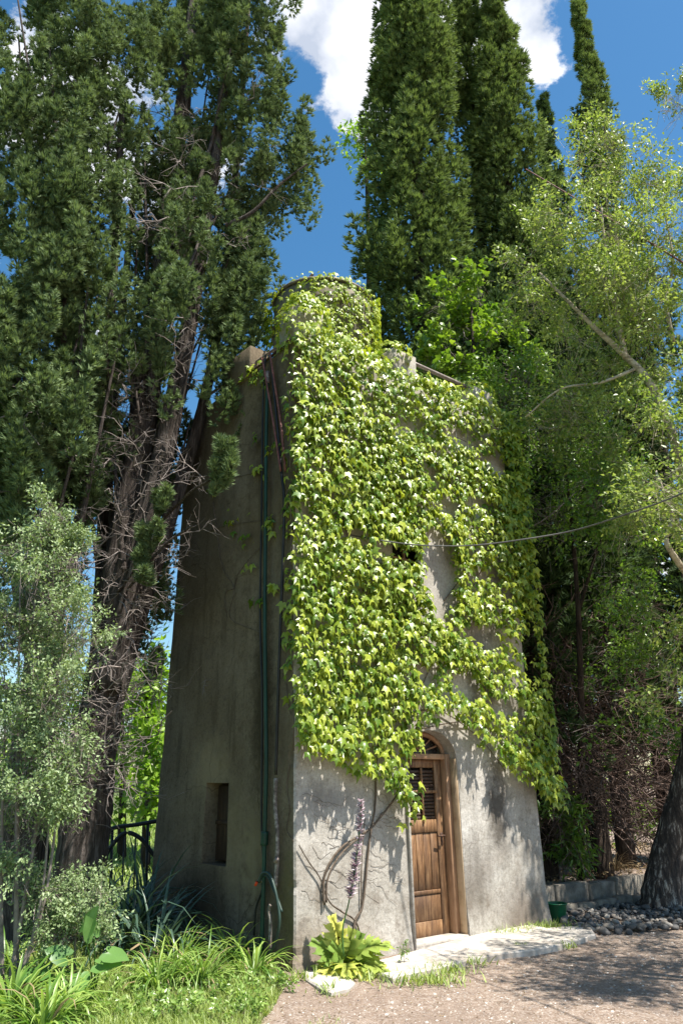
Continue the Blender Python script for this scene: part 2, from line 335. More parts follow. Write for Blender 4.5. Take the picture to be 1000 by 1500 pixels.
def lattice_noise(p, scale, seed=0, octv=3):
    """cheap smooth value noise on points p (n,3) in -1..1"""
    out = np.zeros(len(p)); amp = 1.; tot = 0
    for o in range(octv):
        q = p * scale * 2 ** o + 17.3 * o + seed; i = np.floor(q).astype(np.int64); f = q - i; f = f * f * (3 - 2 * f)
        acc = 0
        for dx in (0, 1):
            for dy in (0, 1):
                for dz in (0, 1):
                    h = ((i[:, 0] + dx) * 73856093) ^ ((i[:, 1] + dy) * 19349663) ^ ((i[:, 2] + dz) * 83492791)
                    h = (h ^ (h >> 13)) * 1274126177 & 0x7fffffff
                    v = (h % 10007) / 5003.5 - 1
                    w = (f[:, 0] if dx else 1 - f[:, 0]) * (f[:, 1] if dy else 1 - f[:, 1]) * (f[:, 2] if dz else 1 - f[:, 2])
                    acc = acc + v * w
        out += acc * amp; tot += amp; amp *= .5
    return out / tot

# ------------------------------------------------------------------ ground
def h_ground(x, y):
    p = np.stack((x, y, np.zeros_like(x)), 1)
    return .02 * lattice_noise(p, 1.3, 3) + .25 * lattice_noise(p, .08, 9, 2) * np.clip((np.hypot(x, y - 8) - 8) / 30, 0, 1)
gx = np.concatenate((-np.geomspace(700, 5, 26), np.linspace(-4.9, 5.9, 110), np.geomspace(6, 700, 26)))
gy = np.concatenate((-np.geomspace(700, 3, 14), np.linspace(-2, 5, 10), np.linspace(5.1, 14, 100), np.geomspace(14.2, 900, 34)))
X, Y = np.meshgrid(gx, gy); xx, yy = X.ravel(), Y.ravel()
i, j = np.meshgrid(np.arange(len(gy) - 1), np.arange(len(gx) - 1), indexing='ij'); a = (i * len(gx) + j).ravel()
gf = np.stack((a, a + 1, a + len(gx) + 1, a + len(gx)), 1)
tag(link('ground', mesh_from('ground', np.stack((xx, yy, h_ground(xx, yy)), 1), gf, M['ground'], True)), 'bare brown earth and gravel yard in front of the tower', kind='structure')

# ------------------------------------------------------------------ tower frame of reference
ZT = 6.45
U = np.array((.7705, .6374, 0)); Vd = np.array((-.6374, .7705, 0)); NF = np.array((.6374, -.7705, 0)); NS = np.array((-.7705, -.6374, 0))
Q0 = np.array((-.416, 7.95)); Q1 = np.array((2.466, 10.33)); Q2 = np.array((-2.27, 10.18)); Q3 = Q1 + Q2 - Q0
T0 = np.array((-.555, 7.94)); T1 = np.array((2.28, 10.18)); T2 = np.array((-2.15, 10.09)); T3 = T1 + T2 - T0
WF, WS = 3.74, 2.80
def edge(A, B, z): return A + (B - A) * (np.asarray(z) / ZT)[..., None]
def front(t, z, d=0.):
    t = np.asarray(t, float); z = np.asarray(z, float); a = edge(Q0, T0, z); b = edge(Q1, T1, z)
    p = a + (b - a) * (t / WF)[..., None]; p = np.concatenate((p, z[..., None]), -1); return p + NF * np.asarray(d)[..., None]
def side(s, z, d=0.):
    s = np.asarray(s, float); z = np.asarray(z, float); a = edge(Q0, T0, z); b = edge(Q2, T2, z)
    p = a + (b - a) * (s / WS)[..., None]; p = np.concatenate((p, z[..., None]), -1); return p + NS * np.asarray(d)[..., None]
def inv(px, py, B0, B1, W, nrm_=None, d=0.):
    a, b = ray(px, py); z = 2.0
    for _ in range(40):
        A = edge(*B0, np.float64(z)); Bb = edge(*B1, np.float64(z))
        if d: A = A + nrm_[:2] * d; Bb = Bb + nrm_[:2] * d
        q = (Bb - A) / W; t = (a * A[1] - A[0]) / (q[0] - a * q[1]); yv = A[1] + q[1] * t; z = EYE + b * yv
    return t, z
def fpx(px, py, d=0.): return inv(px, py, (Q0, T0), (Q1, T1), WF, NF, d)
def spx(px, py, d=0.): return inv(px, py, (Q0, T0), (Q2, T2), WS, NS, d)
def fpath(pl, d): return [front(*fpx(x, y, d), d) for x, y in pl]
def spath(pl, d): return [side(*spx(x, y, d), d) for x, y in pl]

tower = empty('tower', (Q0[0], Q0[1], 0), 'square plastered water tower, its sunlit front smothered in ivy above a wooden arched door', 'tower')
def reparent(o, parent):
    o.parent = parent; o.matrix_parent_inverse = Matrix.Translation(-Vector(parent.location)) if parent.rotation_euler[2] == 0 else parent.matrix_basis.inverted(); return o
def tpart(name, V, Fc, mat, parent=None, sm=False, tint=None):
    o = link(name, mesh_from(name, V, Fc, mat, sm, tint)); o.parent = parent or tower
    if parent is None or parent is tower: o.matrix_parent_inverse = Matrix.Translation(-tower.location)
    return o
# solid shell: rings of a rounded rectangle lofted upward, slightly uneven like hand-floated render
def shell():
    nz = 110; zs = np.linspace(-.3, ZT, nz); rings = []
    def loop(z):
        c = [edge(*e, np.float64(max(z, 0))) for e in ((Q0, T0), (Q1, T1), (Q3, T3), (Q2, T2))]
        fl = .05 * max(0, 1 - max(z, 0) / .5) ** 2; cen = sum(c) / 4
        c = [p + (p - cen) / np.linalg.norm(p - cen) * fl for p in c]
        pts = []
        for k in range(4):
            A, B = c[k], c[(k + 1) % 4]; n = 48; r = .018
            Lg = np.linalg.norm(B - A); ts = np.concatenate(([r / Lg], np.linspace(.02, .98, n), [1 - r / Lg]))
            pts += [A + (B - A) * t for t in ts]
        return np.array(pts)
    for z in zs:
        l = loop(z); rings.append(np.concatenate((l, np.full((len(l), 1), z)), 1))
    Vv = np.array(rings); n = Vv.shape[1]; flat = Vv.reshape(-1, 3)
    cen = np.array([*(Q0 + Q3) / 2, 0]); out = norm((flat - cen) * (1, 1, 0))
    flat = flat + out * (.014 * lattice_noise(flat, 1.4, 5) + .004 * lattice_noise(flat, 9, 2))[:, None]
    # eroded nicks along the near corner
    ce = edge(Q0, T0, np.clip(flat[:, 2], 0, ZT)); dc = np.linalg.norm(flat[:, :2] - ce, axis=1); nk = lattice_noise(np.stack((flat[:, 2] * 0, flat[:, 2] * 0, flat[:, 2]), 1), 7, 3, 3)
    flat = flat - out * (np.clip(nk, 0, 1) * .07 * (dc < .06) * np.clip(1.7 - flat[:, 2] * .6, .25, 1))[:, None]
    fs = []
    for a in range(nz - 1):
        for b in range(n): fs.append((a * n + b, a * n + (b + 1) % n, (a + 1) * n + (b + 1) % n, (a + 1) * n + b))
    fs.append(tuple(range(n))[::-1]); fs.append(tuple((nz - 1) * n + b for b in range(n)))
    return flat, fs
V, fs = shell()
wall = link('wall', mesh_from('wall', V, fs, M['plaster'], False))
def prism_front(outline, d0, d1, fn=front, back=None):
    A = [fn(t, z, d0) for t, z in outline]; B = [fn(t, z, d1) for t, z in (back or outline)]; n = len(A)
    fsx = [tuple(range(n)), tuple(range(2 * n - 1, n - 1, -1))] + [(k, k + n, (k + 1) % n + n, (k + 1) % n) for k in range(n)]
    me = mesh_from('cut', np.array(A + B), fsx); import bmesh
    bm = bmesh.new(); bm.from_mesh(me); bmesh.ops.recalc_face_normals(bm, faces=bm.faces[:]); bm.to_mesh(me); bm.free(); return me
DT0, DT1, DSP, DRISE = 1.50, 2.31, 1.86, .30     # door opening in metres along the face
def arch(t0, t1, z0, zs, rise, n=14):
    c = (t0 + t1) / 2; h = (t1 - t0) / 2
    return [(t0, z0), (t1, z0)] + [(c + h * math.cos(a), zs + rise * math.sin(a)) for a in np.linspace(0, math.pi, n)]
wt0, wz0 = fpx(585, 905); wt1, wz1 = fpx(650, 905); _, wz2 = fpx(620, 775)
wt0, wt1, wz0 = 1.45, wt1, (wz0 + wz1) / 2 - .05
nt0, nz0 = spx(331, 1270); nt1, _ = spx(296, 1265); _, nz1 = spx(331, 1147)
cuts = [prism_front(arch(DT0, DT1, .035, DSP, DRISE), .3, -.30),
        prism_front([(wt0, wz0), (wt1, wz0), (wt1 - .01, wz2), (wt0, wz2)], .0005, -.24, front, [(wt0, wz0), (wt1 - .14, wz0), (wt1 - .14, wz2), (wt0, wz2)]),
        prism_front([(nt0, nz0), (nt1, nz0), (nt1 - .005, nz1), (nt0 + .01, nz1)], .3, -.32, side)]
for me in cuts:
    c = link('cutter', me); md = wall.modifiers.new('b', 'BOOLEAN'); md.operation = 'DIFFERENCE'; md.solver = 'EXACT'; md.object = c
bpy.context.view_layer.update(); dg = bpy.context.evaluated_depsgraph_get()
nm = bpy.data.meshes.new_from_object(wall.evaluated_get(dg)); nm.name = 'wall'
wall.modifiers.clear(); wall.data = nm
if not nm.materials: nm.materials.append(M['plaster'])
# side wall and niche: brown stained render, darkened further to paint in their shade
nm.materials.append(M['stain_shade'])
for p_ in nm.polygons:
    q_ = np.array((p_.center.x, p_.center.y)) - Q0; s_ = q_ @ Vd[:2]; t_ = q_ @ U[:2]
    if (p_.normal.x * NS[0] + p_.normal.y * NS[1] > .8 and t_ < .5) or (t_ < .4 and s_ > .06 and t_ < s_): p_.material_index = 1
for o in [o for o in bpy.data.objects if o.name.startswith('cutter')]: bpy.data.objects.remove(o)
wall.parent = tower; wall.matrix_parent_inverse = Matrix.Translation(-tower.location)
wall['label'] = 'stained grey brown plastered wall of the tower'

# face-local boxes: t along, z up, d outward
def fbox(name, t0, t1, z0, z1, d0, d1, mat, parent=None, bev=.004, fn=front, label=None):
    V, Fc = box(t0, t1, d0, d1, z0, z1, bev); W_ = fn(V[:, 0], V[:, 2], V[:, 1]); o = tpart(name, W_, Fc, mat, parent)
    if label: o['label'] = label
    return o
# --- door, set back in its arched recess
DD = -.20
f0, f1 = DT0 + .0, DT1 - .07
dfr = fbox('door_frame', DT1 - .075, DT1 - .003, .045, DSP + .05, DD - .07, DD + .10, M['frame'])
fbox('frame_post', DT0 + .003, DT0 + .07, .045, DSP + .05, DD - .07, DD + .05, M['frame'], dfr)
fbox('transom', DT0 + .072, DT1 - .077, DSP - .01, DSP + .05, DD - .05, DD + .09, M['frame'], dfr)
t0, t1 = DT0 + .075, DT1 - .08
door = fbox('door', t1 - .11, t1, .055, DSP - .015, DD - .03, DD + .02, M['wood'])
fbox('stile', t0, t0 + .10, .055, DSP - .015, DD - .03, DD + .02, M['wood'], door)
for (za, zb) in ((.055, .20), (DSP - .10, DSP - .017), (1.08, 1.21), (.46, .50)):
    fbox('rail', t0 + .102, t1 - .112, za, zb, DD - .03, DD + .017, M['wood'], door)
fbox('panel', t0 + .103, t1 - .113, .203, .457, DD - .02, DD + .008, M['wood'], door)
n = 4; wdt = (t1 - t0 - .216) / n
for k in range(n):
    fbox('plank', t0 + .103 + k * wdt + .003, t0 + .103 + (k + 1) * wdt - .003, .503, 1.077, DD - .02, DD + .005 + .002 * (k % 2), M['wood'], door, .005)
fbox('glass_pane', t0 + .104, t1 - .114, 1.212, DSP - .102, DD - .022, DD - .012, M['glass'], door, 0)
for k in range(14):
    zz = 1.222 + k * .0375
    V_, F_ = box(t0 + .11, t1 - .12, DD - .028, DD - .004, zz, zz + .026, .002); V_[:, 2] += (V_[:, 1] - DD) * .6
    tpart('louvre_slat', front(V_[:, 0], V_[:, 2], V_[:, 1] + .006), F_, M['darkwood'], door)
fbox('glazing_bar', (t0 + t1) / 2 - .012, (t0 + t1) / 2 + .012, 1.17, DSP - .10, DD + .012, DD + .032, M['wood'], door)
fbox('glazing_bar', t0 + .09, t1 - .09, 1.49, 1.52, DD + .018, DD + .034, M['wood'], door)
hx, hz = t1 - .055, 1.02
fbox('lock_plate', hx - .018, hx + .018, hz - .08, hz + .05, DD + .021, DD + .027, M['iron'], door)
hd = tubeobj('handle', [front(hx, hz + .02, DD + .028), front(hx, hz + .02, DD + .07), front(hx - .03, hz + .02, DD + .075), front(hx - .10, hz + .02, DD + .07)], .009, M['iron'], None); hd.parent = door
# fanlight
fan = link('fanlight', prism_front([(a, b) for a, b in arch(DT0 + .07, DT1 - .08, DSP + .052, DSP + .052, DRISE - .06)[2:]], DD - .03, DD - .02)); fan.data.materials.append(M['glass'])
fan.parent = tower; fan.matrix_parent_inverse = Matrix.Translation(-tower.location)
cx = (DT0 + DT1) / 2
for ang in (22, 48, 74, 100, 126, 152):
    a_ = rad(ang); h = (DT1 - DT0) / 2 - .08
    q0 = (cx + .05 * math.cos(a_), DSP + .06 + .03 * math.sin(a_)); q1 = (cx + h * math.cos(a_), DSP + .055 + (DRISE - .07) * math.sin(a_))
    o = tubeobj('glazing_bar', [front(*q0, DD - .005), front(*q1, DD - .005)], .011, M['frame'], None, k=4, sm=False); o.parent = fan
ap = [front(cx + (.405 - .03) * math.cos(a_), DSP + .05 + (DRISE - .03 - .05) * math.sin(a_), DD + .01) for a_ in np.linspace(0, math.pi, 14)]
o = tubeobj('arched_head', ap, .03, M['frame'], None, k=6, seg=2); o.parent = fan
# plaster trim at the left of the opening, cream reveal with painted bounce light at the right
fbox('trim_strip', DT0 - .032, DT0 - .002, .02, DSP + .02, -.02, .035, M['plaster'])
fbox('reveal_lining', DT1 - .012, DT1 - .001, .05, DSP, DD + .102, -.001, M['cream_bounce'], bev=.001, label='cream lining of the door reveal with bounce light in its colour')
V_, F_ = box(DT0 + .01, DT1 - .005, -.29, .02, .0, .055, .006)
tpart('threshold', front(V_[:, 0], V_[:, 2], V_[:, 1]), F_, M['concrete'])
# --- upper window in its recess
wo1 = wt1; wt1 = wt1 - .13
win = fbox('window', wt0 + .01, wt1 - .01, wz0 + .01, wz2 - .01, -.20, -.19, M['glass'], None, 0)
for (a, b, c, d) in ((wt1 - .06, wt1 - .01, wz0 + .01, wz2 - .01), (wt0 + .01, wt0 + .06, wz0 + .01, wz2 - .01), (wt0 + .06, wt1 - .06, wz0 + .01, wz0 + .06), (wt0 + .06, wt1 - .06, wz2 - .06, wz2 - .01), ((wt0 + wt1) / 2 - .015, (wt0 + wt1) / 2 + .015, wz0 + .06, wz2 - .06), (wt0 + .06, wt1 - .06, wz2 - .40, wz2 - .37)):
    fbox('window_frame', a, b, c, d, -.189, -.15, M['frame'], win)
fbox('window_sill', wt0 - .05, wo1 + .06, wz0 - .05, wz0 + .002, -.15, .06, M['concrete'], win)
# niche back panel in the side wall, set forward to paint the recess dark
fb = fbox('niche_shutter', nt0 + .02, nt1 - .02, nz0 + .03, nz1 - .03, -.17, -.15, M['darkwood'], None, .004, side)
fbox('niche_crossbar', nt0 + .02, nt1 - .02, (nz0 + nz1) / 2 - .02, (nz0 + nz1) / 2 + .02, -.148, -.13, M['darkwood'], fb, .004, side)

# --- parapet, merlons, rails
def lbox(name, p0, dirv, nv, L_, w, z0, z1, mat, parent=None, bev=.015, rough=.0, label=None):
    V_, F_ = box(0, L_, 0, w, z0, z1, bev)
    W_ = np.array([*p0, 0]) + V_[:, :1] * dirv + V_[:, 1:2] * (-nv) + V_[:, 2:] * np.array((0, 0, 1.))
    o = tpart(name, W_, F_, mat, parent)
    if label: o['label'] = label
    return o
lbox('parapet', T0 + U[:2] * .02, U, NF, 3.6, .16, ZT - .02, ZT + .10, M['plaster'])
lbox('merlon', T0 - U[:2] * .0 + U[:2] * .02, U, NF, .42, .34, ZT + .02, 7.0, M['plaster'], label='corner merlon wrapped in yellow green ivy')
lbox('merlon', T0 + U[:2] * 1.60, U, NF, .42, .30, ZT + .101, 6.98, M['plaster'], label='pale merlon with ivy draped over its top')
lbox('merlon', T0 + U[:2] * 3.15, U, NF, .42, .30, ZT + .101, 6.95, M['plaster'])
ms = spx(372, 560)[0]; ms2 = spx(345, 560)[0]
lbox('merlon', T0 + Vd[:2] * (ms), Vd, NS, ms2 - ms + .05, .28, ZT - .05, 6.83, M['stain_shade'], label='dark merlon standing over the shaded side wall')  # merlon coloured dark to stand in for cypress shade
rl = tubeobj('railing', [np.array([*(T0 + U[:2] * 2.0 - NF[:2] * .10), 6.95]), np.array([*(T0 + U[:2] * 3.2 - NF[:2] * .10), 6.95])], .026, M['rail'], None, k=6)
reparent(rl, tower)
for q in (.42, .82):
    b = np.array([*(T0 + U[:2] * (2.0 + q) - NF[:2] * .13), ZT + .09]); o = tubeobj('railing_post', [b, b + (0, 0, .41)], .010, M['rail'], None, k=6, seg=2); o.parent = rl
rs = tubeobj('railing', [np.array([*(T0 + Vd[:2] * .1 - NS[:2] * .1), 6.62]), np.array([*(T0 + Vd[:2] * (ms2 + .9) - NS[:2] * .1), 6.62])], .02, M['rail'], None, k=6); reparent(rs, tower)

# ------------------------------------------------------------------ tank on the roof
TC = np.array((-.26, 9.25)); TR = .66; TZ0, TZ1 = ZT, 7.78
tank = empty('water_tank', (TC[0], TC[1], TZ0), 'round water tank on the tower roof with an ivy covered drum', 'water tank')
def cyl(c, r, z0, z1, n=48, nz=6):
    V_, F_ = tube(np.stack((np.full(nz, c[0]), np.full(nz, c[1]), np.linspace(z0, z1, nz)), 1), r, r, n); return V_, F_
V_, F_ = cyl(TC, TR, TZ0, TZ1); o = link('drum', mesh_from('drum', V_, F_, M['darkconcrete'])); reparent(o, tank)
for z in (TZ1 - .01, 7.3):
    pts = [np.array((TC[0] + (TR + .015) * math.cos(a), TC[1] + (TR + .015) * math.sin(a), z)) for a in np.linspace(0, 2 * math.pi, 40)]
    V_, F_ = tube(pts, .022, .022, 6); reparent(link('rim', mesh_from('rim', V_, F_, M['rail'], True)), tank)
o = tubeobj('lid_knob', [P(455, 414, 8.75) - (0, 0, .03), P(455, 408, 8.75) + (0, 0, .02), P(457, 404, 8.75) + (0.01, 0, .03)], .02, M['iron'], None); reparent(o, tank)

# ------------------------------------------------------------------ leaf templates
def poly_leaf(outline, cz=.06, tip=-.1, ctr=.35):
    pts = [(x, y) for x, y in outline]; full = pts + [(-x, y) for x, y in pts[::-1] if x > 1e-6]
    Vv = [(0, ctr, cz)] + [(x, y, tip * (x * x * 1.4 + max(0, y - .4) ** 2)) for x, y in full]; n = len(full)
    return np.array(Vv), np.array([(0, 1 + k, 1 + (k + 1) % n) for k in range(n)])
IVY = poly_leaf([(0, .03), (.14, -.12), (.34, -.06), (.42, .12), (.66, .46), (.34, .40), (.20, .52), (.15, .68), (0, 1.10)], .08, -.38)
MAPLE = poly_leaf([(0, 0), (.2, -.08), (.42, .1), (.55, .45), (.3, .48), (.2, .75), (0, 1)], .06, -.25)
OVAL = (np.array([(0, 0, 0), (.26, .35, .05), (0, 1, -.06), (-.26, .35, .05)]), np.array([(0, 1, 2), (0, 2, 3)]))
THIN = (np.array([(0, 0, 0), (.13, .35, .05), (0, 1, -.06), (-.13, .35, .05)]), np.array([(0, 1, 2), (0, 2, 3)]))
def tuft(k=7, spread=.55, w=.10, seed=1):
    r = np.random.default_rng(seed); Vs, Fs = [], []
    for i in range(k):
        a = 2 * math.pi * i / k + r.uniform(-.4, .4); s = spread * r.uniform(.35, 1.1) if i else 0
        d = np.array((math.cos(a) * s, 1, math.sin(a) * s)); d /= np.linalg.norm(d); q = norm(np.cross(d, r.normal(size=3))); l = r.uniform(.7, 1.05)
        o = len(Vs) * 3; st = d * 0.0 + np.array((math.cos(a), 0, math.sin(a))) * .06
        Vs.append(np.array((st - d * l * .1 + q * w, st + d * l, st - d * l * .1 - q * w))); Fs += [(o, o + 1, o + 2)]
    return np.concatenate(Vs), np.array(Fs)
TUFT = tuft(8, .62, .13); TUFT2 = tuft(6, .9, .12, 3)
def twig_template(seed=2, nb=7, k=3):
    r = np.random.default_rng(seed); parts = []
    main = [np.array((0, 0, 0.))]
    for i in range(5): main.append(main[-1] + np.array((r.normal() * .05, .2, r.normal() * .05)))
    parts.append(tube(main, .012, .004, k, cap=False))
    for b in range(nb):
        s = main[1 + b % 4]; a = r.uniform(0, 6.28); d = np.array((math.cos(a) * .8, .7, math.sin(a) * .8)); l = r.uniform(.18, .42)
        pts = [s, s + d * l * .5 + r.normal(size=3) * .03, s + d * l + r.normal(size=3) * .05]; parts.append(tube(pts, .007, .003, k, cap=False))
        e = pts[-1]; parts.append(tube([pts[1], pts[1] + norm(d + r.normal(size=3)) * .16], .005, .002, k, cap=False)); parts.append(tube([e, e + norm(d + r.normal(size=3) * .8) * .13], .004, .002, k, cap=False))
    V_, F_, _ = cat_(parts); return V_, F_
TWIG = twig_template()
def rdir(n): return norm(R.normal(size=(n, 3)))

# ------------------------------------------------------------------ ivy
def inpoly(pt, poly):
    x, y = pt[:, 0], pt[:, 1]; ins = np.zeros(len(pt), bool); n = len(poly)
    for k in range(n):
        x0, y0 = poly[k]; x1, y1 = poly[(k + 1) % n]
        c = ((y0 > y) != (y1 > y)) & (x < (x1 - x0) * (y - y0) / (y1 - y0 + 1e-12) + x0); ins ^= c
    return ins
ivy_px = [(417, 530), (432, 478), (485, 498), (570, 540), (640, 566), (700, 592), (738, 612), (757, 650), (765, 720), (777, 800), (786, 900), (795, 980), (806, 1080), (818, 1172), (800, 1178), (764, 1150), (728, 1122), (704, 1102), (684, 1080), (660, 1056), (632, 1040), (606, 1058), (592, 1105), (588, 1150), (592, 1180), (585, 1205), (572, 1175), (560, 1150), (520, 1135), (490, 1115), (462, 1108), (440, 1100), (424, 1085), (421, 1000), (418, 900), (420, 800), (416, 700), (418, 600)]
ivy_poly = [fpx(x, y) for x, y in ivy_px]
holes = [(630, 838, 22, 60, 1.4), (716, 684, 20, 11, .7), (694, 742, 22, 10, .6), (690, 930, 30, 16, .6), (668, 1000, 20, 22, .55), (612, 990, 14, 12, .6), (640, 745, 12, 9, .7), (760, 940, 16, 60, .5), (615, 690, 20, 10, .6), (660, 640, 25, 8, .5), (575, 625, 30, 8, .5), (520, 790, 40, 9, .5), (570, 815, 35, 14, .55), (735, 1030, 25, 12, .5), (590, 1120, 12, 20, .6), (700, 845, 16, 8, .5)]
hl = []
for (x, y, rx, ry, s) in holes:
    a = fpx(x, y); b = fpx(x + rx, y); c = fpx(x, y - ry); hl.append((a[0], a[1], abs(b[0] - a[0]), abs(c[1] - a[1]), s))
n = 36000; pt = np.stack((R.uniform(-.12, 3.98, n), R.uniform(.7, 6.7, n)), 1)
dens = .74 + .55 * lattice_noise(np.stack((pt[:, 0] * .8, pt[:, 1] * 3.4 + .35 * pt[:, 0], pt[:, 0] * 0), 1), 1.1, 4, 3)
dens += np.where((pt[:, 0] < 1.9) & (pt[:, 1] < 5.8), .12, -.06)
dens -= np.clip((pt[:, 0] - 2.4) * .10, 0, .12) * (pt[:, 1] < 4.8) * (pt[:, 0] < 3.4)
dens += .14 * (pt[:, 0] > 3.35)
for (a, b, c, d, s) in hl:
    e = ((pt[:, 0] - a) / c) ** 2 + ((pt[:, 1] - b) / d) ** 2; dens -= s * 1.3 * np.clip(1.5 - e, 0, 1)
keep = inpoly(pt + R.normal(scale=.03, size=pt.shape), ivy_poly) & (R.uniform(size=n) < dens * .62)
pt = pt[keep]; n = len(pt)
dd = .04 + .15 * R.uniform(size=n) ** 1.2 + .05 * (1 + lattice_noise(np.stack((pt[:, 0], pt[:, 1] * 3, pt[:, 0] * 0), 1), 1.5, 8))
edge_ = ~inpoly(pt - (0, .28), ivy_poly); dd = dd + edge_ * .08 * R.uniform(size=n)
pos = front(pt[:, 0], pt[:, 1], dd)
outw = np.repeat(NF[None], n, 0); topz = pt[:, 1]
def add_surface(pos, outw, topz, p, o, z): return np.vstack((pos, p)), np.vstack((outw, o)), np.concatenate((topz, z))
# tank drum
m = 3800; a = R.uniform(rad(150), rad(400), m); z = R.uniform(TZ0 + .0, TZ1 + .02, m)
lim = np.where(np.cos(a - rad(-35)) > .05, 1.0, .35) * np.where(z > 7.62, .75, 1)
nn_ = lattice_noise(np.stack((np.cos(a), np.sin(a), z), 1), 2.5, 3); k_ = (R.uniform(size=m) < lim * (.75 + .5 * nn_))
a, z = a[k_], z[k_]; o_ = np.stack((np.cos(a), np.sin(a), a * 0), 1)
p_ = np.stack((TC[0] + (TR + .06) * np.cos(a), TC[1] + (TR + .06) * np.sin(a), z), 1) + o_ * R.uniform(0, .07, len(a))[:, None]
pos, outw, topz = add_surface(pos, outw, topz, p_, o_, z)
# merlons, parapet cap: points round boxes
def blob(c, rx, ry, rz, m, jit=.05):
    global pos, outw, topz
    d = rdir(m); d[:, 2] = np.abs(d[:, 2]) * np.sign(R.uniform(-.5, 1, m)); d = norm(d)
    q = norm(d) * 1.0; loc = q[:, 0:1] * U * rx + q[:, 1:2] * NF * ry + q[:, 2:] * np.array((0, 0, rz))
    p = np.asarray(c) + loc * (1 + R.normal(scale=jit, size=(m, 1))); o = norm(loc)
    pos, outw, topz = add_surface(pos, outw, topz, p, o, p[:, 2] + .25)
c0 = T0 + U[:2] * .25 - NF[:2] * .12
blob((*c0, 6.74), .34, .30, .46, 650); blob((*(c0 + U[:2] * -.03), 7.04), .22, .22, .17, 200)
blob((*(T0 + U[:2] * 1.66 - NF[:2] * .1), 6.93), .30, .22, .16, 150); blob((*(T0 + U[:2] * 1.1 - NF[:2] * .1), 6.66), .55, .2, .18, 260)
blob((*(T0 + U[:2] * 2.7 - NF[:2] * .1), 6.58), .9, .15, .10, 150); blob((*(T0 + U[:2] * 3.3 - NF[:2] * .1), 6.85), .35, .25, .22, 170)
# hanging leaves round the left-hand corner and a few on the shaded wall and merlon
m = 200; zz = R.uniform(2.4, 6.9, m); p_ = side(R.uniform(-.02, .10, m), np.minimum(zz, 6.9), R.uniform(.02, .08, m)); kk = R.uniform(size=m) < .55
pos, outw, topz = add_surface(pos, outw, topz, p_[kk], np.repeat(NS[None], kk.sum(), 0), zz[kk] - .8)
ls = []
for (x, y, r_, c_) in ((375, 548, 14, 26), (388, 560, 10, 8), (385, 690, 14, 8), (352, 795, 22, 7), (400, 770, 12, 14), (380, 880, 12, 6), (372, 835, 12, 6), (315, 720, 8, 4), (345, 760, 20, 6), (378, 640, 10, 6), (405, 655, 10, 12), (408, 860, 7, 6)):
    for _ in range(c_):
        s_, z_ = spx(x + R.normal() * r_ * .5, y + R.normal() * r_ * .5); ls.append(side(s_, z_, R.uniform(.03, .08)))
ls = np.array(ls); pos, outw, topz = add_surface(pos, outw, topz, ls, np.repeat(NS[None], len(ls), 0), ls[:, 2] - .5)
n = len(pos)
up = np.array((0, 0, 1.)); 
lat = norm(np.cross(outw, up) + 1e-6)
ax = -up * 1.0 + outw * R.uniform(.15, .75, (n, 1)) + lat * R.normal(scale=.45, size=(n, 1))
nr = outw * R.uniform(.5, 1.1, (n, 1)) + up * R.uniform(.45, 1.15, (n, 1)) + R.normal(scale=.42, size=(n, 3))
sz = (.042 + .072 * R.uniform(0, 1, n) ** 1.1) * np.where(topz > 6.75, .72, 1)
tint = np.clip(R.uniform(0, 1, n) ** 1.2, 0, 1)
Rm = frames(ax, nr); sz3 = sz[:, None] * np.stack((R.uniform(.72, 1.15, n), R.uniform(.85, 1.15, n), R.uniform(.2, 2.2, n)), 1)
young = (topz > 6.55) & (R.uniform(size=n) < .75) | (R.uniform(size=n) < .06)
base = G(535, 1415); base[2] = 0
ivy = empty('climbing_ivy', base, 'bright green three-lobed ivy covering the sunlit front wall and roof tank', 'climbing plant')
camv = np.array((0, 0, EYE)); vis = sz / np.linalg.norm(pos - camv, axis=1) + 1e-9
vis = np.where((outw @ NF > .9) & (sz > .08) & (pos[:, 2] < 4), vis, 0)
order = np.argsort(-vis); big = order[:300]; rest = np.ones(n, bool); rest[big] = False
for flag, mt in ((False, 'ivy'), (True, 'ivytop')):
    s_ = rest & (young == flag); V_, F_, T_ = scatter(*IVY, Rm[s_], pos[s_], sz3[s_], tint[s_])
    o = link('foliage', mesh_from('foliage', V_, F_, M[mt], False, T_)); reparent(o, ivy); tag(o, 'yellow green young ivy on the roofline' if flag else None, kind='stuff')
lm = [mesh_from('leaf', *IVY, M['ivy'], False, np.full(len(IVY[0]), v)) for v in (.1, .3, .5, .7, .95)]
def place(o, Rmk, p, s, parent):
    m = Matrix(Rmk.tolist()).to_4x4(); m.translation = Vector(p); m = m @ Matrix.Diagonal((*([s] * 3 if np.isscalar(s) else s), 1))
    o.parent = parent; o.matrix_basis = (Matrix.Translation(-parent.location) if parent.rotation_euler[2] == 0 else parent.matrix_basis.inverted()) @ m
for k in big:
    o = bpy.data.objects.new('leaf', lm[int(tint[k] * 4.99)]); COL.objects.link(o); place(o, Rm[k], pos[k], tuple(map(float, sz3[k])), ivy)
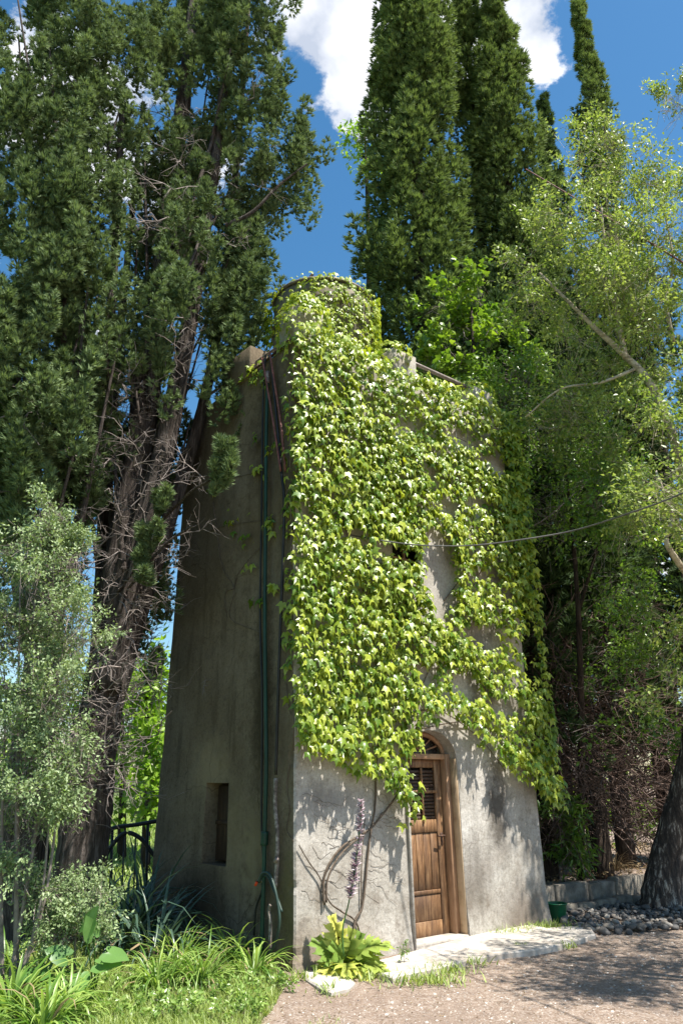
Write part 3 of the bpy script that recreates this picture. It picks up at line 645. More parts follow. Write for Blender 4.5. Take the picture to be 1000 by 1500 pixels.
# stems
for pl, r0, r1 in (([(533, 1400), (522, 1352), (500, 1335), (482, 1320), (468, 1285), (452, 1262), (438, 1238)], .012, .006),
                   ([(475, 1325), (474, 1290), (484, 1262), (505, 1237), (540, 1215), (570, 1180), (590, 1150)], .016, .012),
                   ([(478, 1322), (479, 1292), (490, 1264), (512, 1238), (545, 1212), (560, 1190)], .012, .008),
                   ([(515, 1400), (520, 1350), (530, 1330), (535, 1290), (541, 1230), (549, 1180), (551, 1120), (560, 1040)], .018, .012),
                   ([(529, 1325), (529, 1280), (531, 1235), (534, 1200)], .009, .006),
                   ([(590, 1150), (596, 1060), (640, 1040), (700, 1080), (740, 1130)], .012, .006), ([(600, 1070), (700, 1060), (790, 1120)], .01, .005),
                   ([(560, 1040), (540, 900), (500, 750), (470, 600)], .012, .006), ([(430, 1100), (428, 900), (425, 700), (424, 560)], .010, .006),
                   ([(596, 1060), (640, 960), (700, 900), (760, 880)], .010, .005), ([(640, 960), (720, 800), (745, 700)], .009, .005), ([(650, 880), (700, 820), (760, 800)], .008, .004)):
    reparent(tubeobj('stem', fpath(pl, .03), r0 * .78, M['vine'], None, r1 * .8, 6, .08), ivy)
parts = []
for _ in range(46):   # dry tendril traces on the lower wall
    t_ = R.uniform(.05, 1.25); z_ = R.uniform(.5, 1.5); q = [front(t_, z_, .006)]
    for k in range(5): t_ += R.uniform(.02, .07); z_ += R.normal() * .022 - .012; q.append(front(t_, z_, .006))
    parts.append(tube(spline(q, 3), .0016, .001, 4, cap=False))
for pl in ([(312, 735), (318, 780), (326, 832), (343, 862), (337, 905), (380, 926)], [(343, 862), (352, 835), (400, 780)], [(343, 862), (330, 870), (333, 910)], [(300, 780), (330, 770), (400, 760)], [(385, 690), (340, 700)],
           [(424, 1120), (420, 1150), (424, 1185), (420, 1215), (430, 1232)], [(419, 1000), (424, 1040), (430, 1050)]):
    parts.append(tube(spline(spath(pl, .012), 5), .005, .003, 4, cap=False))
V_, F_, _ = cat_(parts); reparent(tag(link('tendrils', mesh_from('tendrils', V_, F_, M['vine'])), 'dry brown tendrils clinging to the bare plaster', kind='stuff'), ivy)

# ------------------------------------------------------------------ pipes and hoses on the shaded wall
gp = empty('standpipe', side(*spx(386, 1390), 0), 'dark green vertical water pipe up the shaded wall with a tap', 'pipe')
reparent(tubeobj('pipe', spath([(392, 560), (390, 640), (389, 760), (388, 900), (389, 1020), (390, 1120), (388, 1210), (386, 1300), (383, 1392)], .06), .021, M['green'], None, k=10), gp)
reparent(tubeobj('coupling', spath([(388, 1218), (387, 1238)], .06), .038, M['green'], None, k=10), gp)
reparent(tubeobj('coupling', spath([(392, 545), (392, 562)], .06), .03, M['rail'], None, k=10), gp)
tp = reparent(tubeobj('tap', spath([(385, 1291), (379, 1291)], .07) + spath([(375, 1293)], .10), .016, M['brass'], None), gp); 
o = tubeobj('tap_lever', spath([(376, 1292)], .12) + spath([(374, 1297)], .12), .014, M['red'], None, k=6, seg=3); reparent(o, gp)
def thing_tube(name, pl, d, r, mat, label, cat, r1=None, k=8, fn=spath):
    pts = fn(pl, d); root = pts[0].copy(); V_, F_ = tube(spline(pts, 6), r, r1, k); o = link(name, mesh_from(name, V_ - root, F_, M[mat], True), None, root); return tag(o, label, cat)
thing_tube('garden_hose', [(379, 1292), (384, 1280), (394, 1280), (402, 1300), (408, 1330), (409, 1355), (402, 1385), (392, 1400)], .10, .013, 'hose', 'green garden hose looped over the tap beside the pipe', 'hose')
thing_tube('garden_hose', [(382, 1284), (392, 1284), (400, 1302), (407, 1318), (413, 1336)], .07, .011, 'hose', 'short green hose end hanging from the tap', 'hose')
thing_tube('black_hose', [(389, 520), (385, 600), (383, 760), (381, 900), (384, 1020), (383, 1200), (386, 1290), (375, 1330), (372, 1370)], .05, .011, 'black', 'thin black hose running down left of the green pipe', 'hose')
thing_tube('black_hose', [(396, 522), (404, 600), (412, 690), (416, 730), (415, 800), (410, 940), (406, 1060), (404, 1135)], .06, .016, 'black', 'thick black hose between green pipe and tower corner', 'hose')
thing_tube('conduit', [(404, 1140), (403, 1180), (406, 1215), (406, 1260), (403, 1300)], .05, .021, 'conduit', 'chipped grey conduit low on the shaded wall', 'pipe')
thing_tube('iron_pipe', [(384, 524), (392, 570), (402, 630), (411, 690)], .09, .012, 'redpipe', 'left of two red brown pipes slanting over the parapet', 'pipe')
thing_tube('iron_pipe', [(395, 516), (402, 560), (411, 620), (418, 690)], .07, .013, 'redpipe', 'right of two red brown pipes slanting over the parapet', 'pipe')
thing_tube('iron_pipe', [(346, 560), (385, 532), (405, 515), (424, 498)], .03, .016, 'iron', 'dark iron rod running from side merlon up to tank', 'rod')
thing_tube('stub_pipe', [(403, 1262), (406, 1258)], .08, .02, 'rail', 'short grey pipe stub with open end on the shaded wall', 'pipe')
thing_tube('floor_valve', [(395, 1392), (396, 1350), (394, 1335), (396, 1325)], .10, .016, 'conduit', 'grey pipe with brass valve rising beside green pipe foot', 'valve')
# hanging wire frame on the front wall
wf = empty('wire_trellis', front(*fpx(675, 868), .12), 'thin black wire trellis hanging over the ivy right of the upper window', 'trellis')
for a, b in (((666, 590), (675, 866)), ((682, 610), (700, 870)), ((675, 866), (700, 870)), ((670, 705), (690, 712)), ((668, 640), (684, 648))):
    reparent(tubeobj('wire', fpath([a, b], .17), .0045, M['black'], None, k=4, seg=2), wf)
# cables
def cable(pts, r, mat, label):
    pts = np.array(pts); root = pts[0].copy(); V_, F_ = tube(spline(pts, 8), r, r, 6); o = link('cable', mesh_from('cable', V_ - root, F_, M[mat], True), None, root); tag(o, label, 'cable')
cable([P(500, 781, 8.45), P(560, 792, 8.4), P(620, 799, 8.3), P(690, 799, 8.15), P(760, 791, 8.0), P(840, 777, 7.8), P(920, 752, 7.0), P(1000, 722, 6.4), P(1200, 630, 5.2)], .008, 'cable', 'grey cable sagging from the ivy wall to the right')
cable([P(770, 248, 14), P(860, 301, 12.5), P(934, 345, 10), P(1010, 391, 9), P(1200, 510, 8)], .016, 'redpipe', 'rusty cable slanting through the birch crown')

# ------------------------------------------------------------------ trees
def put(name, V_, F_, T_, mat, root, stuff=True, sm=False):
    o = link(name, mesh_from(name, V_, F_, M[mat], sm, T_)); reparent(o, root)
    if stuff: o['kind'] = 'stuff'
    return o
def plumes(c, axs, Lp, Rp, per, slen, tmpl=TUFT, inner=.15, droop=0.):
    """tufts over teardrop plumes: c (n,3), axs (n,3), Lp,Rp (n,)"""
    n = len(c); idx = np.repeat(np.arange(n), per); m = len(idx)
    u = R.uniform(0, 1, m); a = axs[idx]; q = norm(np.cross(a, R.normal(size=(m, 3)) )); 
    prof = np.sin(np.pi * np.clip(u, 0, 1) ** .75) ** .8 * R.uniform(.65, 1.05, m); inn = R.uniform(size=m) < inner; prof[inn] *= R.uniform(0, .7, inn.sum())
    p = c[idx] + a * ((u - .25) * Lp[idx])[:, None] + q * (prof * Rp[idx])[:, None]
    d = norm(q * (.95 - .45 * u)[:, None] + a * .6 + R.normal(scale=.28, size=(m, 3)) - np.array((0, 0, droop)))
    pt_ = R.uniform(size=n)[idx]; t = np.clip(.25 * pt_ + .3 * R.uniform(size=m) + .5 * u * prof, 0, 1)  # outer tips tinted lighter, painting sunlit tips into the leaf colour
    return scatter(*tmpl, frames(d, rdir(m)), p, slen * R.uniform(.7, 1.25, m), t)
def column_cypress(base, zb, zt, rfun, lean, mat, label, nplume, per, slen, psz, trunk_r=.18, group=None, name='cypress_tree', wob=.18, seed=0, cr=.5):
    root = empty(name, base, label, 'tree', group)
    z = zb + (zt - zb) * R.uniform(0, 1, nplume) ** .85; ph = R.uniform(0, 2 * np.pi, nplume); rr = rfun((z - zb) / (zt - zb))
    dirr = np.stack((np.cos(ph), np.sin(ph), ph * 0), 1)
    q = np.stack((np.cos(ph) * 1.2 + seed, np.sin(ph) * 1.2, z * .45), 1); rr = rr * (1 + wob * 1.6 * lattice_noise(q, 1.6, seed + 1, 2)) * R.uniform(.72, 1.02, nplume)
    lump = lattice_noise(np.stack((np.cos(ph) * 1.3 + seed, np.sin(ph) * 1.3, z * .42), 1), 1.9, seed + 5, 2); kp = lump > (-.45 if mat == 'cypR' else -.34); rr = np.where((R.uniform(size=len(rr)) < .22) & (mat == 'cypR'), rr * .5, rr); rr = rr * (1 + .28 * lump)
    z, ph, rr, dirr = z[kp], ph[kp], rr[kp], dirr[kp]; nplume = len(z)
    c = np.asarray(base) + dirr * rr[:, None]; c[:, 2] = z; c[:, 0] += lean[0] * (z - base[2]); c[:, 1] += lean[1] * (z - base[2])
    axs = norm(dirr * cr + np.array((0, 0, 1.)) + R.normal(scale=.12, size=(nplume, 3)))
    f = np.clip((zt - z) / (zt - zb) * 4, .35, 1) * R.uniform(.6, 1.25, nplume)
    keepb = (c[:, 1] < base[1] + .35) | (R.uniform(size=len(c)) < .4) | (mat == 'cypR'); c, axs, f = c[keepb], axs[keepb], f[keepb]
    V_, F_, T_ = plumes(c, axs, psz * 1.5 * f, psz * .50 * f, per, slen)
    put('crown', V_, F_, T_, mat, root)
    pts = [np.asarray(base, float) + np.array((lean[0] * h, lean[1] * h, h)) for h in np.linspace(-.2, zt - base[2] - .5, 9)]
    V_, F_ = tube(spline(pts, 3), trunk_r, .03, 9, .05); put('trunk', V_, F_, None, 'darkbark', root, False, True); return root
# right-hand group behind the tower
def base_at(px, py, D, z=0.): v = P(px, py, D); return np.array((v[0], D, z))
taper = lambda a, p=.8: (lambda u: a * np.clip(1 - u, 0, 1) ** p * np.clip(.55 + 3 * u, 0, 1))
column_cypress(base_at(612, 300, 15), 3.5, 26.5, lambda u: 1.38 * np.clip(1.02 - u, .02, 1) ** .78, (0, 0), 'cypR', 'tallest dense green cypress directly behind the tower', 640, 72, .145, .80, .3, 'cypresses behind the tower', seed=1)
column_cypress(base_at(702, 300, 15.9), 3.5, P(665, -50, 15.9)[2], lambda u: .62 * np.clip(1.02 - u, .02, 1) ** .5, (0, 0), 'cypR', 'slim dark cypress tucked right of the tallest one', 240, 66, .14, .72, .25, 'cypresses behind the tower', seed=2)
column_cypress(base_at(748, 300, 15.3), 3.5, P(715, -25, 15.3)[2], lambda u: .98 * np.clip(1.02 - u, .02, 1) ** .62, (0, 0), 'cypR', 'dark cypress with split pointed tops right of the slim one', 350, 68, .14, .76, .25, 'cypresses behind the tower', seed=3)
column_cypress(base_at(872, 200, 20), 3.5, P(840, 4, 20)[2], lambda u: .8 * np.clip(1.02 - u, .02, 1) ** .62, (0, 0), 'cypR', 'lone thin cypress spire rising above the birch at upper right', 420, 34, .15, .55, .2, 'cypresses behind the tower', seed=4)
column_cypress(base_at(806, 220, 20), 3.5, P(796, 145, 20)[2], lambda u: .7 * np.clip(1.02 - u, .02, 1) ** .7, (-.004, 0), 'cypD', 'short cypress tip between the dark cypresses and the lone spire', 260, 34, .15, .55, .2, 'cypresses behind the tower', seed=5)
# hedge row of old cypresses at the right, bare below
hr = 'old cypresses in the hedge at right'
hed = [(800, 12.4, 1.3, 9.5, .95, 'old hedge cypress nearest the tower corner'), (878, 12.9, 1.7, 10.5, .9, 'old hedge cypress with a bare dark trunk left of the birch'), (918, 14.2, 1.5, 11.5, 1.0, 'old hedge cypress behind the stone kerb in the middle of the row'), (985, 15.0, 1.6, 13, 1.1, 'old hedge cypress behind the leaning birch trunk'), (1060, 14.5, 1.5, 13, 1.2, 'old hedge cypress at the far right edge'), (760, 14.0, 1.5, 12, 1.2, 'old hedge cypress half hidden behind the tower')]
for i, (px, D, zb, zt, rr, lab) in enumerate(hed):
    b = base_at(px, 1270, D, .3)
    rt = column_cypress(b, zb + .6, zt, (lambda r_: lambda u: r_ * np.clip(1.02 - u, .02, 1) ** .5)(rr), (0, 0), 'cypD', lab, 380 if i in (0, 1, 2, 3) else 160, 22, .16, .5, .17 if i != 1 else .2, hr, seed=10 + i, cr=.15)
    m = 170; z = R.uniform(.9, 4.2, m); ph = R.uniform(0, 6.28, m); d = np.stack((np.cos(ph), np.sin(ph), -.1 + R.uniform(-.7, .5, m)), 1)
    p = b + np.stack((np.cos(ph) * .2, np.sin(ph) * .2, z - .3), 1)
    V_, F_, _ = scatter(*TWIG, frames(d, rdir(m)), p, R.uniform(.7, 1.3, m)); put('dead_branches', V_, F_, None, 'browntwig', rt)
# left-hand big loose cypresses
def loose_cypress(root, trunks, limbs, plume_c, mat, per, slen, psz, twigs):
    for pts, r0, r1 in trunks: V_, F_ = tube(spline(pts, 8), r0, r1, 14, .045); put('trunk', V_, F_, None, 'bark', root, False, True)
    parts = [tube(spline(pts, 4), r0, .012, 6, .04, False) for pts, r0 in limbs]
    if parts:
        for (V_, F_) in parts: put('limb', V_, F_, None, 'bark', root, False, True)
    c, axs, sc_ = plume_c; f = R.uniform(.55, 1.2, len(c)) * sc_
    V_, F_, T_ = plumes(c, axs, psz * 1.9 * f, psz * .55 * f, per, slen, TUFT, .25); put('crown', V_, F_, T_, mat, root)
    tp_, td_, ts_ = twigs
    V_, F_, _ = scatter(*TWIG, frames(td_, rdir(len(tp_))), tp_, ts_); put('dead_twigs', V_, F_, None, 'twig', root)
def plume_px(spec, D, dj):
    """spec rows: px,py,rx,ry,count -> plume centres inside an ellipsoid round that point of the crown"""
    cs, ax_ = [], []
    for (x, y, rx, ry, cnt, Dd) in spec:
        for it_ in range(int(cnt * 1.25)):
            while True:
                q = R.uniform(-1, 1, 2)
                if q @ q < 1: break
            if it_ % 6 == 0: par = P(x + q[0] * rx, y + q[1] * ry, D + Dd + R.uniform(-dj, dj))
            cs.append(par + R.normal(size=3) * (.11, .11, .44)); ax_.append(np.array((q[0] * .28 + R.normal() * .1, R.normal() * .15 - .1, 1)))
    return np.array(cs), norm(np.array(ax_)), np.ones(len(cs))
B = np.array((P(95, 1385, 9.3)[0], 9.3, 0))
rootB = empty('cypress_tree', B, 'big loose cypress with bare ribbed trunk leaning towards the tower side', 'tree', 'big cypresses left of the tower')
tr = [([B - (0, 0, .2), P(118, 1250, 9.3), P(135, 1120, 9.3), P(160, 950, 9.3), P(180, 800, 9.3), P(205, 650, 9.3), P(228, 480, 9.3), P(255, 250, 9.3), P(285, 0, 9.3), P(300, -200, 9.3)], .30, .07),
      ([P(155, 1010, 9.2), P(185, 860, 9.1), P(232, 700, 9.1), P(262, 560, 9.1), P(290, 400, 9.1), P(320, 200, 9.1), P(345, -50, 9.2)], .19, .05),
      ([P(150, 1100, 9.4), P(205, 900, 9.5), P(262, 720, 9.5), P(305, 560, 9.6), P(330, 400, 9.6), P(350, 200, 9.6), P(365, 0, 9.6)], .11, .03),
      ([P(140, 1080, 9.6), P(150, 850, 9.8), P(160, 650, 9.9), P(185, 400, 9.9), P(210, 150, 9.9)], .12, .03)]
lb = []
for i in range(34):
    y0 = R.uniform(420, 950); x0 = 165 + (950 - y0) * .13 + R.normal() * 10; D = 9.2 + R.uniform(-.5, .6); dx = R.uniform(-60, 190) * (1 if R.uniform() < .85 else -.5); hh = R.uniform(220, 480)
    lb.append(([P(x0, y0, D), P(x0 + dx * .25, y0 - hh * .3, D + R.normal() * .1), P(x0 + dx * .55, y0 - hh * .65, D + R.normal() * .2), P(x0 + dx * .75, y0 - hh, D + R.normal() * .3)], R.uniform(.018, .045)))
lb.append(([P(330, 330, 9), P(370, 310, 9), P(410, 270, 9), P(450, 240, 9)], .03))
lb.append(([P(190, 860, 8.9), P(240, 800, 8.4), P(282, 770, 7.9)], .02)); lb.append(([P(240, 760, 9), P(280, 720, 8.2), P(310, 700, 7.75), P(330, 660, 7.6)], .016)); lb.append(([P(170, 870, 9), P(200, 830, 8.6), P(230, 760, 8.5)], .015))
spec = [(235, 330, 34, 80, 22, -.5), (290, 350, 34, 70, 22, -.5), (215, 480, 30, 60, 14, -.6), (250, 60, 60, 110, 60, 0), (370, 60, 46, 110, 70, 0), (310, 100, 60, 120, 60, .3), (240, 240, 38, 80, 40, 0), (330, 280, 55, 100, 75, .2), (372, 330, 22, 90, 34, 0), (300, 420, 70, 80, 60, .3), (350, 450, 24, 80, 36, .2), (320, 560, 24, 40, 16, .3), (255, 520, 40, 50, 14, -.6), (262, 480, 26, 26, 8, -1.1), (435, 245, 20, 42, 20, 0), (412, 290, 16, 24, 8, 0), (405, 140, 14, 80, 20, 0), (350, 0, 50, 60, 40, -.4), (230, 360, 26, 60, 16, .2), (375, 480, 10, 40, 10, .3), (205, 640, 50, 110, 46, 1.0), (150, 700, 40, 90, 26, 1.0), (225, 800, 22, 90, 26, .9), (215, 930, 16, 60, 12, .9), (170, 560, 30, 60, 20, .8), (262, 660, 20, 60, 14, .9)]
c, ax_, sc_ = plume_px(spec, 9.3, .75)
ex = [(335, 668, 7.6, .42, 9), (326, 690, 7.65, .4, 6), (318, 708, 7.7, .35, 4), (240, 745, 8.5, .5, 4), (222, 790, 8.5, .5, 6), (208, 820, 8.5, .45, 5), (212, 845, 8.5, .4, 4), (95, 560, 8, .8, 6)]
for (x, y, D, s, k_) in ex:
    cc = np.array([P(x + R.normal() * 6, y + R.normal() * 8, D + R.normal() * .06) for _ in range(k_)]); c = np.vstack((c, cc)); ax_ = np.vstack((ax_, norm(np.array([(R.normal() * .3, -.2, 1)] * k_)))); sc_ = np.concatenate((sc_, np.full(k_, s)))
m = 230; ty = R.uniform(150, 1180, m); tx = 155 + (1000 - ty) * .17 + R.normal(size=m) * 42; tD = 9.1 + R.uniform(-.7, .8, m)
tpz = np.array([P(a, b, c_) for a, b, c_ in zip(tx, ty, tD)]); td = norm(R.normal(size=(m, 3)) * (1, .6, .5) + (0, -.3, 0.1))
extra = [(190, 685, 1), (205, 680, 1.1), (165, 780, 1), (180, 850, .9), (130, 1090, 1.1), (140, 1120, 1.1), (150, 1060, 1.2), (262, 785, .9), (185, 1000, 1), (180, 1020, .8), (175, 880, .9), (200, 690, .9)]
e1 = np.array([P(a, b, 8.75) for a, b, _ in extra]); e2 = norm(np.array([(R.uniform(-1, 1), -.6, R.uniform(-.4, .5)) for _ in extra])); e3 = np.array([s * .8 for _, _, s in extra])
loose_cypress(rootB, tr, lb, (c, ax_, sc_), 'cypL', 52, .078, .25, (np.vstack((tpz, e1)), np.vstack((td, e2)), np.concatenate((R.uniform(.35, .8, m), e3))))
A = np.array((P(50, 1385, 8.9)[0] - .3, 9.6, 0))
rootA = empty('cypress_tree', A, 'big loose cypress at the left edge of the picture with dark full crown', 'tree', 'big cypresses left of the tower')
tr = [([A - (0, 0, .2), P(40, 1200, 9.4), P(60, 1000, 9.3), P(80, 800, 9.2), P(95, 600, 9.1), P(110, 350, 9.0), P(125, 50, 9.0), P(130, -200, 9)], .26, .07),
      ([P(70, 900, 9.2), P(125, 750, 9), P(150, 620, 8.9), P(165, 420, 8.8), P(180, 150, 8.8)], .11, .04), ([P(60, 1000, 9.5), P(20, 800, 9.4), P(0, 600, 9.3), P(-10, 300, 9.2)], .12, .05)]
lb = []
for i in range(26):
    y0 = R.uniform(350, 900); x0 = 85 + R.normal() * 20; D = 8.8 + R.uniform(-.7, .5); dx = R.uniform(-130, 120); hh = R.uniform(200, 420)
    lb.append(([P(x0, y0, D), P(x0 + dx * .3, y0 - hh * .3, D - .1), P(x0 + dx * .65, y0 - hh * .65, D - .2), P(x0 + dx, y0 - hh, D - .3)], R.uniform(.02, .045)))
spec = [(50, 60, 80, 110, 90, 0), (150, 80, 55, 110, 70, 0), (60, 230, 80, 100, 90, -.3), (165, 240, 38, 90, 44, 0), (60, 400, 90, 90, 100, -.4), (130, 430, 50, 70, 40, -.2), (50, 560, 80, 70, 80, -.5), (110, 620, 60, 60, 36, 0), (20, 680, 60, 50, 36, -.3), (140, 540, 40, 50, 16, .3), (90, -40, 110, 60, 60, 0), (30, 780, 50, 60, 22, .3), (110, 720, 40, 50, 16, .3), (60, 820, 50, 120, 30, .9), (20, 640, 50, 80, 20, -.4), (130, 640, 40, 70, 20, .7)]
c, ax_, sc_ = plume_px(spec, 8.6, .65)
m = 150; ty = R.uniform(200, 1150, m); tx = 90 + R.normal(size=m) * 50; tpz = np.array([P(a, b, 8.9 + R.normal() * .4) for a, b in zip(tx, ty)])
loose_cypress(rootA, tr, lb, (c, ax_, sc_), 'cypL', 50, .078, .27, (tpz, norm(R.normal(size=(m, 3)) + (0, -.4, 0)), R.uniform(.4, .9, m)))

def leafy(name, root_loc, label, cat, blobs, leaf, mat, size, limbs=(), limbmat='darkbark', twr=.006, group=None, per=14, twl=.28, upness=.3, parts_name='crown', droop=.3):
    """blobs: (centre, radii(3), n_twigs). Leaves sit along short twigs scattered through the blob."""
    root = empty(name, root_loc, label, cat, group); lv, tw = [], []
    for cen, rr, nt_ in blobs:
        d = rdir(nt_) * (R.uniform(.15, 1, nt_) ** .45)[:, None]; d = d[R.integers(0, max(3, nt_ // 11), nt_)] + R.normal(scale=.15, size=(nt_, 3)); st = np.asarray(cen) + d * np.asarray(rr); dr = norm(d * .8 + R.normal(scale=.5, size=(nt_, 3)) + (0, 0, upness))
        idx = np.repeat(np.arange(nt_), per); m = len(idx); u = R.uniform(0, 1, m)
        p = st[idx] + dr[idx] * (u * twl)[:, None] + R.normal(scale=twl * .12, size=(m, 3))
        a_ = norm(dr[idx] * .5 + R.normal(scale=.7, size=(m, 3)) - (0, 0, droop)); nn_ = norm(R.normal(scale=.6, size=(m, 3)) + (.1, -.25, .8))
        t_ = np.clip(.5 * R.uniform(size=nt_)[idx] + .5 * R.uniform(size=m), 0, 1)
        lv.append(scatter(*leaf, frames(a_, nn_), p, size * R.uniform(.6, 1.25, m), t_))
        # twig: thin 3-sided spikes
        e = st + dr * twl; b0 = st - dr * twl * 1.2 ; q = norm(np.cross(dr, R.normal(size=(nt_, 3)))); w = np.cross(dr, q)
        Vt = np.stack((b0 + q * twr, b0 - q * twr * .5 + w * twr, b0 - q * twr * .5 - w * twr, e), 1).reshape(-1, 3); o4 = (np.arange(nt_) * 4)[:, None]
        tw.append((Vt, np.concatenate((o4 + [0, 1, 3], o4 + [1, 2, 3], o4 + [2, 0, 3]))))
    V_, F_, T_ = cat_(lv); put(parts_name, V_, F_, T_, mat, root)
    V_, F_, _ = cat_(tw); put('twigs', V_, F_, None, limbmat, root)
    for pts, r0, r1, mt, nm_ in limbs: V_, F_ = tube(spline(pts, 6), r0, r1, 10, .04); put(nm_, V_, F_, None, mt, root, False, True)
    return root
def bl(rows, k=1.0):
    out = []
    for (x, y, r_, D, nt_) in rows:
        c_ = P(x, y, D); e = P(x + r_, y, D); q = abs(e[0] - c_[0]); out.append((c_, (q, q * 1.0, q * .95), int(nt_ * k)))
    return out
# birch
bb = G(966, 1332)
bt = [bb - (0, 0, .15), P(972, 1290, bb[1]), P(990, 1210, bb[1] - .1), P(1020, 1080, bb[1] - .4), P(1035, 900, bb[1] - .9), P(1020, 700, bb[1] - 1.2), P(1012, 560, 9.9)]
lim = [(bt, [(.36, .33, .30)[k] if k < 3 else .285 - .0055 * k for k in range(37)], None, 'birch', 'trunk'),
       ([P(1010, 760, 10), P(985, 640, 9.7), P(950, 560, 9.6), P(908, 515, 9.6), P(870, 480, 9.6), P(830, 440, 9.6), P(790, 400, 9.7)], .07, .015, 'birchlimb', 'limb'),
       ([P(915, 525, 9.6), P(905, 470, 9.6), P(893, 420, 9.6), P(886, 365, 9.6), P(880, 300, 9.6)], .04, .01, 'birchlimb', 'limb'),
       ([P(1020, 860, 9.6), P(990, 820, 9.4), P(975, 790, 9.3), P(985, 760, 9.3), P(975, 730, 9.3), P(960, 690, 9.4)], .045, .015, 'birchlimb', 'limb'),
       ([P(985, 500, 9.7), P(975, 440, 9.7), P(985, 380, 9.8), P(970, 300, 9.9)], .035, .01, 'birchlimb', 'limb'),
       ([P(930, 540, 9.6), P(880, 560, 9.6), P(820, 570, 9.7), P(770, 610, 9.8)], .025, .008, 'birchlimb', 'limb')]
rows = [(900, 190, 45, 9.8, 60), (870, 240, 60, 9.8, 90), (940, 260, 60, 9.8, 80), (810, 345, 45, 9.8, 45), (870, 340, 70, 9.7, 130), (765, 385, 34, 9.8, 22), (940, 380, 80, 9.7, 140), (830, 420, 80, 9.7, 140), (900, 470, 80, 9.6, 130), (985, 330, 50, 9.8, 50), (990, 160, 30, 9.6, 40), (960, 520, 80, 9.7, 130), (850, 520, 70, 9.8, 90), (960, 640, 80, 9.7, 110), (880, 620, 80, 9.8, 100), (985, 760, 60, 9.5, 40), (930, 760, 60, 9.7, 34), (990, 900, 50, 9.6, 26), (960, 1000, 50, 9.8, 16), (770, 430, 40, 9.8, 26), (820, 600, 60, 9.9, 70)]
shade_blobs = [((5.5, 9.6, 5.0), (1.2, 1.0, .8), 260), ((6.2, 10.6, 4.6), (1.2, 1.0, .8), 230), ((7.0, 9.8, 5.4), (1.3, 1.1, .9), 240), ((5.2, 10.6, 5.6), (.9, .9, .7), 150)]  # extra crown blobs, mostly out of view, added to shade the stones
rows += [(1120, 500, 110, 9.5, 120), (1150, 800, 100, 9.5, 90), (1100, 250, 90, 9.5, 80)]
brt = leafy('birch_tree', bb, 'leaning birch with rough black and white trunk and airy silver green crown', 'tree', bl(rows, 1.0) + shade_blobs, OVAL, 'birchleaf', .064, [(p_, r0_, r1_, m_, n_) for (p_, r0_, r1_, m_, n_) in lim], 'birchlimb', .003, per=22, twl=.34)
# the same birch reaches over the yard beyond the right edge of view and shades the gravel
b2 = np.array((5.6, 6.6, 0)); rows = [((3.65, 7.0, 4.4), (.75, .9, .4), 190), ((4.4, 6.5, 4.9), (.9, .8, .5), 200), ((4.3, 7.7, 4.2), (.75, .7, .4), 170), ((5.3, 6.9, 5.2), (1.2, 1.2, .8), 240), ((4.9, 8.4, 4.6), (.9, .7, .5), 150)]
leafy('birch_tree', b2, 'second birch just outside the right edge, shading the gravel yard', 'tree', rows, OVAL, 'birchleaf', .055, [([b2 - (0, 0, .2), b2 + (-.1, 0, 2), b2 + (-.4, 0, 4), b2 + (-.6, 0, 6)], .16, .04, 'birch', 'trunk'), ([b2 + (-.3, 0, 3.2), np.array((4.6, 6.7, 4.4)), np.array((3.7, 7.1, 4.7))], .05, .012, 'birchlimb', 'limb')], 'birchlimb', .003, per=18, twl=.34)
# green broadleaf between tower and birch
rows = [(770, 590, 60, 11.2, 120), (820, 640, 70, 11, 150), (760, 560, 40, 11.2, 70), (850, 720, 80, 11, 150), (800, 760, 45, 11.2, 70), (910, 720, 70, 10.8, 80), (870, 830, 60, 11, 40), (930, 880, 60, 11, 50), (850, 950, 50, 11.5, 24), (960, 950, 50, 11, 36), (900, 1000, 50, 11.3, 20), (850, 1060, 40, 11.4, 10), (730, 600, 30, 11.2, 40), (990, 1060, 50, 11.5, 40)]
gb = base_at(842, 1200, 12.5, .2)
leafy('broadleaf_tree', gb, 'glossy green broadleaf tree filling the gap between tower and birch', 'tree', bl(rows), OVAL, 'greenleaf', .075, [([gb, P(850, 1000, 11.5), P(840, 800, 11.3), P(820, 620, 11.2)], .06, .015, 'darkbark', 'trunk'), ([P(845, 900, 11.4), P(890, 760, 11.1), P(940, 700, 10.8)], .03, .008, 'darkbark', 'limb'), ([P(700, 800, 11.2), P(790, 765, 11), P(865, 700, 10.9)], .012, .005, 'twig', 'limb')], 'twig', .003, per=16, twl=.36)
# lime vine-like tree behind parapet
rows = [(700, 435, 30, 11.9, 26), (665, 480, 36, 11.9, 40), (640, 450, 18, 12, 12), (730, 480, 30, 11.9, 26), (690, 530, 46, 11.8, 60), (640, 530, 24, 12, 30), (745, 545, 30, 11.7, 34)]
lbz = base_at(700, 1200, 12.2, 0)
leafy('maple_tree', lbz, 'bright lime green maple rising behind the tower parapet', 'tree', bl(rows), MAPLE, 'midlime', .10, [([lbz, P(700, 900, 12.2), P(695, 600, 12), P(690, 450, 12)], .1, .02, 'darkbark', 'trunk')], 'twig', .004, per=14, twl=.38)
rows = [(528, 200, 13, 19, 24), (535, 260, 12, 19, 24), (530, 230, 10, 19, 14)]
sb = base_at(540, 700, 19.3, 0)
leafy('poplar_tree', sb, 'light green poplar peeping out left of the tallest cypress', 'tree', bl(rows), OVAL, 'lime', .16, [([sb, P(540, 400, 19.2), P(534, 190, 19)], .12, .03, 'darkbark', 'trunk')], 'twig', .004, per=12, twl=.5)
